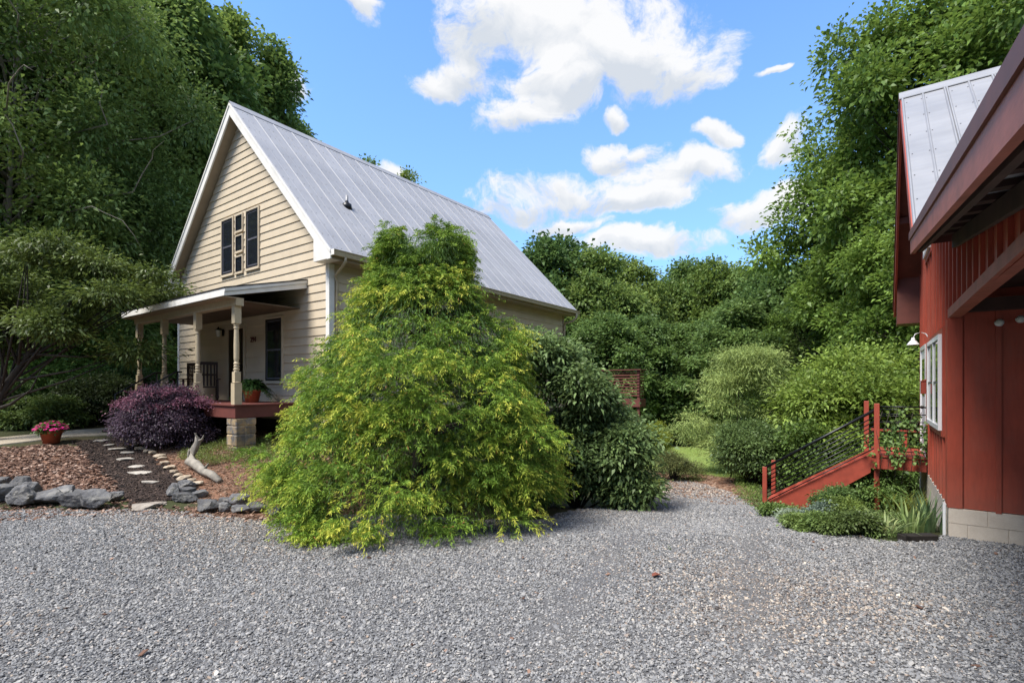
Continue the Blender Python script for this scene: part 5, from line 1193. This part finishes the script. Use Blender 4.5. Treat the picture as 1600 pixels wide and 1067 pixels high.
# distant wood closing the view all round
rnd = random.Random(9)
for i in range(44):
    a = i/44*2*math.pi; rr3 = rnd.uniform(52, 66)
    x, y = rr3*math.sin(a), rr3*math.cos(a)+6
    if y > 20 and abs(x) < .55*y+2 and x > -.15*y: s_ = rnd.uniform(.60, .72)
    else: s_ = rnd.uniform(.9, 1.2)
    tm = rnd.choice((T_c, T_d)) if y > 0 else rnd.choice((T_a, T_b))
    seen = abs(x) < 1.05*y
    tree('distant_tree', (x, y, max(-2, gzf(x, y))), tm[0], tm[1], 'tree of the distant wood beyond the far belt', 'tree', 'distant wood', rnd.uniform(0, 6), (s_*1.3, s_*1.3, s_))
# right-hand maple group
MA = deciduous(601, 19, 5.4, 4.6, 95, 1.05, 3700, 18, .26, .22, (.05, .10, .018), (.20, .30, .06), .30, shape='oval', up=.3, flat=.8, shell=(.3, 1.15), hang=.05, n_limb=60)
MB_ = deciduous(611, 13, 4.0, 2.4, 60, .85, 2600, 17, .24, .20, (.05, .10, .018), (.20, .30, .06), .22, shape='wide', up=.4, hang=.05, n_limb=46)
for px_, Y, tm, s_, rz, lb in ((1425, 22, MA, 1.0, 0, 'large bright green maple rising left of the barn roof'), (1560, 20, MA, 1.05, 2.0, 'tall green maple behind the barn ridge'), (1700, 19, MA, 1.0, 4.0, 'tall maple beyond the right frame edge'), (1325, 24, MB_, .78, 1.0, 'smaller maple with open branches left of the large maple'), (1490, 17, MB_, .8, 3.0, 'small maple directly behind the barn')):
    x, y = at(px_, Y); tree('maple_tree', (x, y, gzf(x, y)), tm[0], tm[1], lb, 'tree', 'maples around the barn', rz, (s_, s_, s_))
# near left tree: fine dark foliage with visible branches
NL = deciduous(701, 14.5, 4.1, 2.6, 130, .95, 7000, 14, .24, .15, (.04, .085, .02), (.20, .29, .075), .11, shape='wide', up=.3, flat=.8, shell=(.3, 1.18), hang=.05, aspect=.5, n_limb=80, mat='bark_pale')
tw_ = MB(); tr2 = random.Random(14)
for i in range(24):
    an = tr2.uniform(-2.6, .1); q = 4.3*tr2.uniform(.86, 1.12); z = tr2.uniform(4, 13.5); p = Vector((math.cos(an)*q, math.sin(an)*q, z)); d = Vector((tr2.uniform(-.7, .7), tr2.uniform(-.5, .3), tr2.uniform(-.3, 1))).normalized(); ll = tr2.uniform(.7, 1.9); pts = [p-Vector((p.x, p.y, 0))*.3]
    for j in range(5): pts.append(p+d*ll*j/4+Vector((tr2.uniform(-.1, .1), 0, tr2.uniform(-.08, .08)+.25*math.sin(j*.8))))
    tw_.tube(pts, [.018, .016, .013, .010, .007, .003], 5)
twm = tw_.mesh('branch', M['bark_pale'], True)
x, y = -17.6, 17.6
tree('arching_tree', (x, y, gzf(x, y)), NL[0], NL[1], 'large dark fine-leaved tree filling the upper left', 'tree', 'near trees left of the porch', 0, (1.2, 1.2, 1.25))
tree('arching_tree', (-23.5, 19.0, .8), NL[0], NL[1], 'dark fine-leaved tree at the left frame edge', 'tree', 'near trees left of the porch', 2.2, (1.2, 1.2, 1.3))
# small spreading tree with leaning dark trunk
sr = np.random.default_rng(88); sl = np.array([(sr.uniform(-1.9, 2.9), sr.uniform(-.9, 1.0), 0, sr.uniform(.25, .62), sr.uniform(.3, .55)) for _ in range(40)])
sl[:, 2] = 2.5+sr.uniform(0, 2.5, 40)-.16*np.abs(sl[:, 0]-.3)**1.3
smb = MB(); smb.tube([(-1.4, 0, -.3), (-1.0, 0, .7), (-.55, 0, 1.5), (-.1, .05, 2.2), (.4, .1, 3.0)], [.13, .10, .085, .06, .03], 8)
for s in ((-.8, 0, 1.0), (-.55, 0, 1.5), (-.3, 0, 1.9), (-.1, .05, 2.2)):
    for l in sl[::4]: 
        if rnd.random() < .6: smb.tube([s, ((s[0]+l[0])/2, (s[1]+l[1])/2, (s[2]+l[2])/2-.1), tuple(l[:3])], [.035, .022, .005], 5)
smb.tube([(-.95, 0, .8), (-.4, -.1, .95), (.1, -.1, 1.3), (.35, -.1, 1.8)], [.045, .035, .02, .008], 6)
x, y = at(48, 12.6)
tree('spreading_tree', (x, y, gzf(x, y)), smb.mesh('trunk', M['bark'], True), crown('crown', sl, 1500, 20, .22, .12, (.03, .055, .012), (.14, .19, .045), M['leaf'], 711, up=.1, aspect=.38, flat=.45, hang=-.15, droop=.2, shell=(.2, 1.25)), 'small spreading tree with a dark leaning trunk left of the porch', 'tree')
# understorey left
for i, (px_, py_, Y, rx, h, lb, c1) in enumerate(((120, 0, 19, 2.6, 3.4, 'sunlit green understorey bush behind the spreading tree', (.16, .26, .06)), (20, 0, 17, 2.6, 3.0, 'green understorey bush at the left frame edge', (.13, .22, .05)), (225, 0, 21, 2.4, 4.0, 'bright leafy bush seen between the porch posts', (.17, .28, .07)),
        (150, 0, 15.8, 1.2, 1.5, 'dark round bush beyond the walkway near the stair rail', (.03, .05, .02)), (70, 0, 14.6, .9, .9, 'low dark shrub behind the petunia pot', (.08, .13, .04)), (-40, 0, 14.5, 1.5, 1.6, 'dark shrub at the left end of the walkway', (.07, .12, .035)), (190, 0, 18.5, 1.7, 2.0, 'dark understorey bush left of the purple shrub', (.06, .10, .03)))):
    x, y = at(px_, Y); shrub('understorey_bush', (x, y), dome_lobes(720+i, 26, rx, rx*.7, h, rx*.28, .25), 750, 14, rx*.085, .10 if rx < 2 else .14, tuple(v*.5 for v in c1), tuple(v*1.8 for v in c1), M['leaf'], 740+i, lb, 'bush', 'understorey bushes on the left', up=.5, aspect=.5)
for o in [o for o in bpy.data.objects if o.name.startswith('arching_tree')]: link('branch', twm, o)
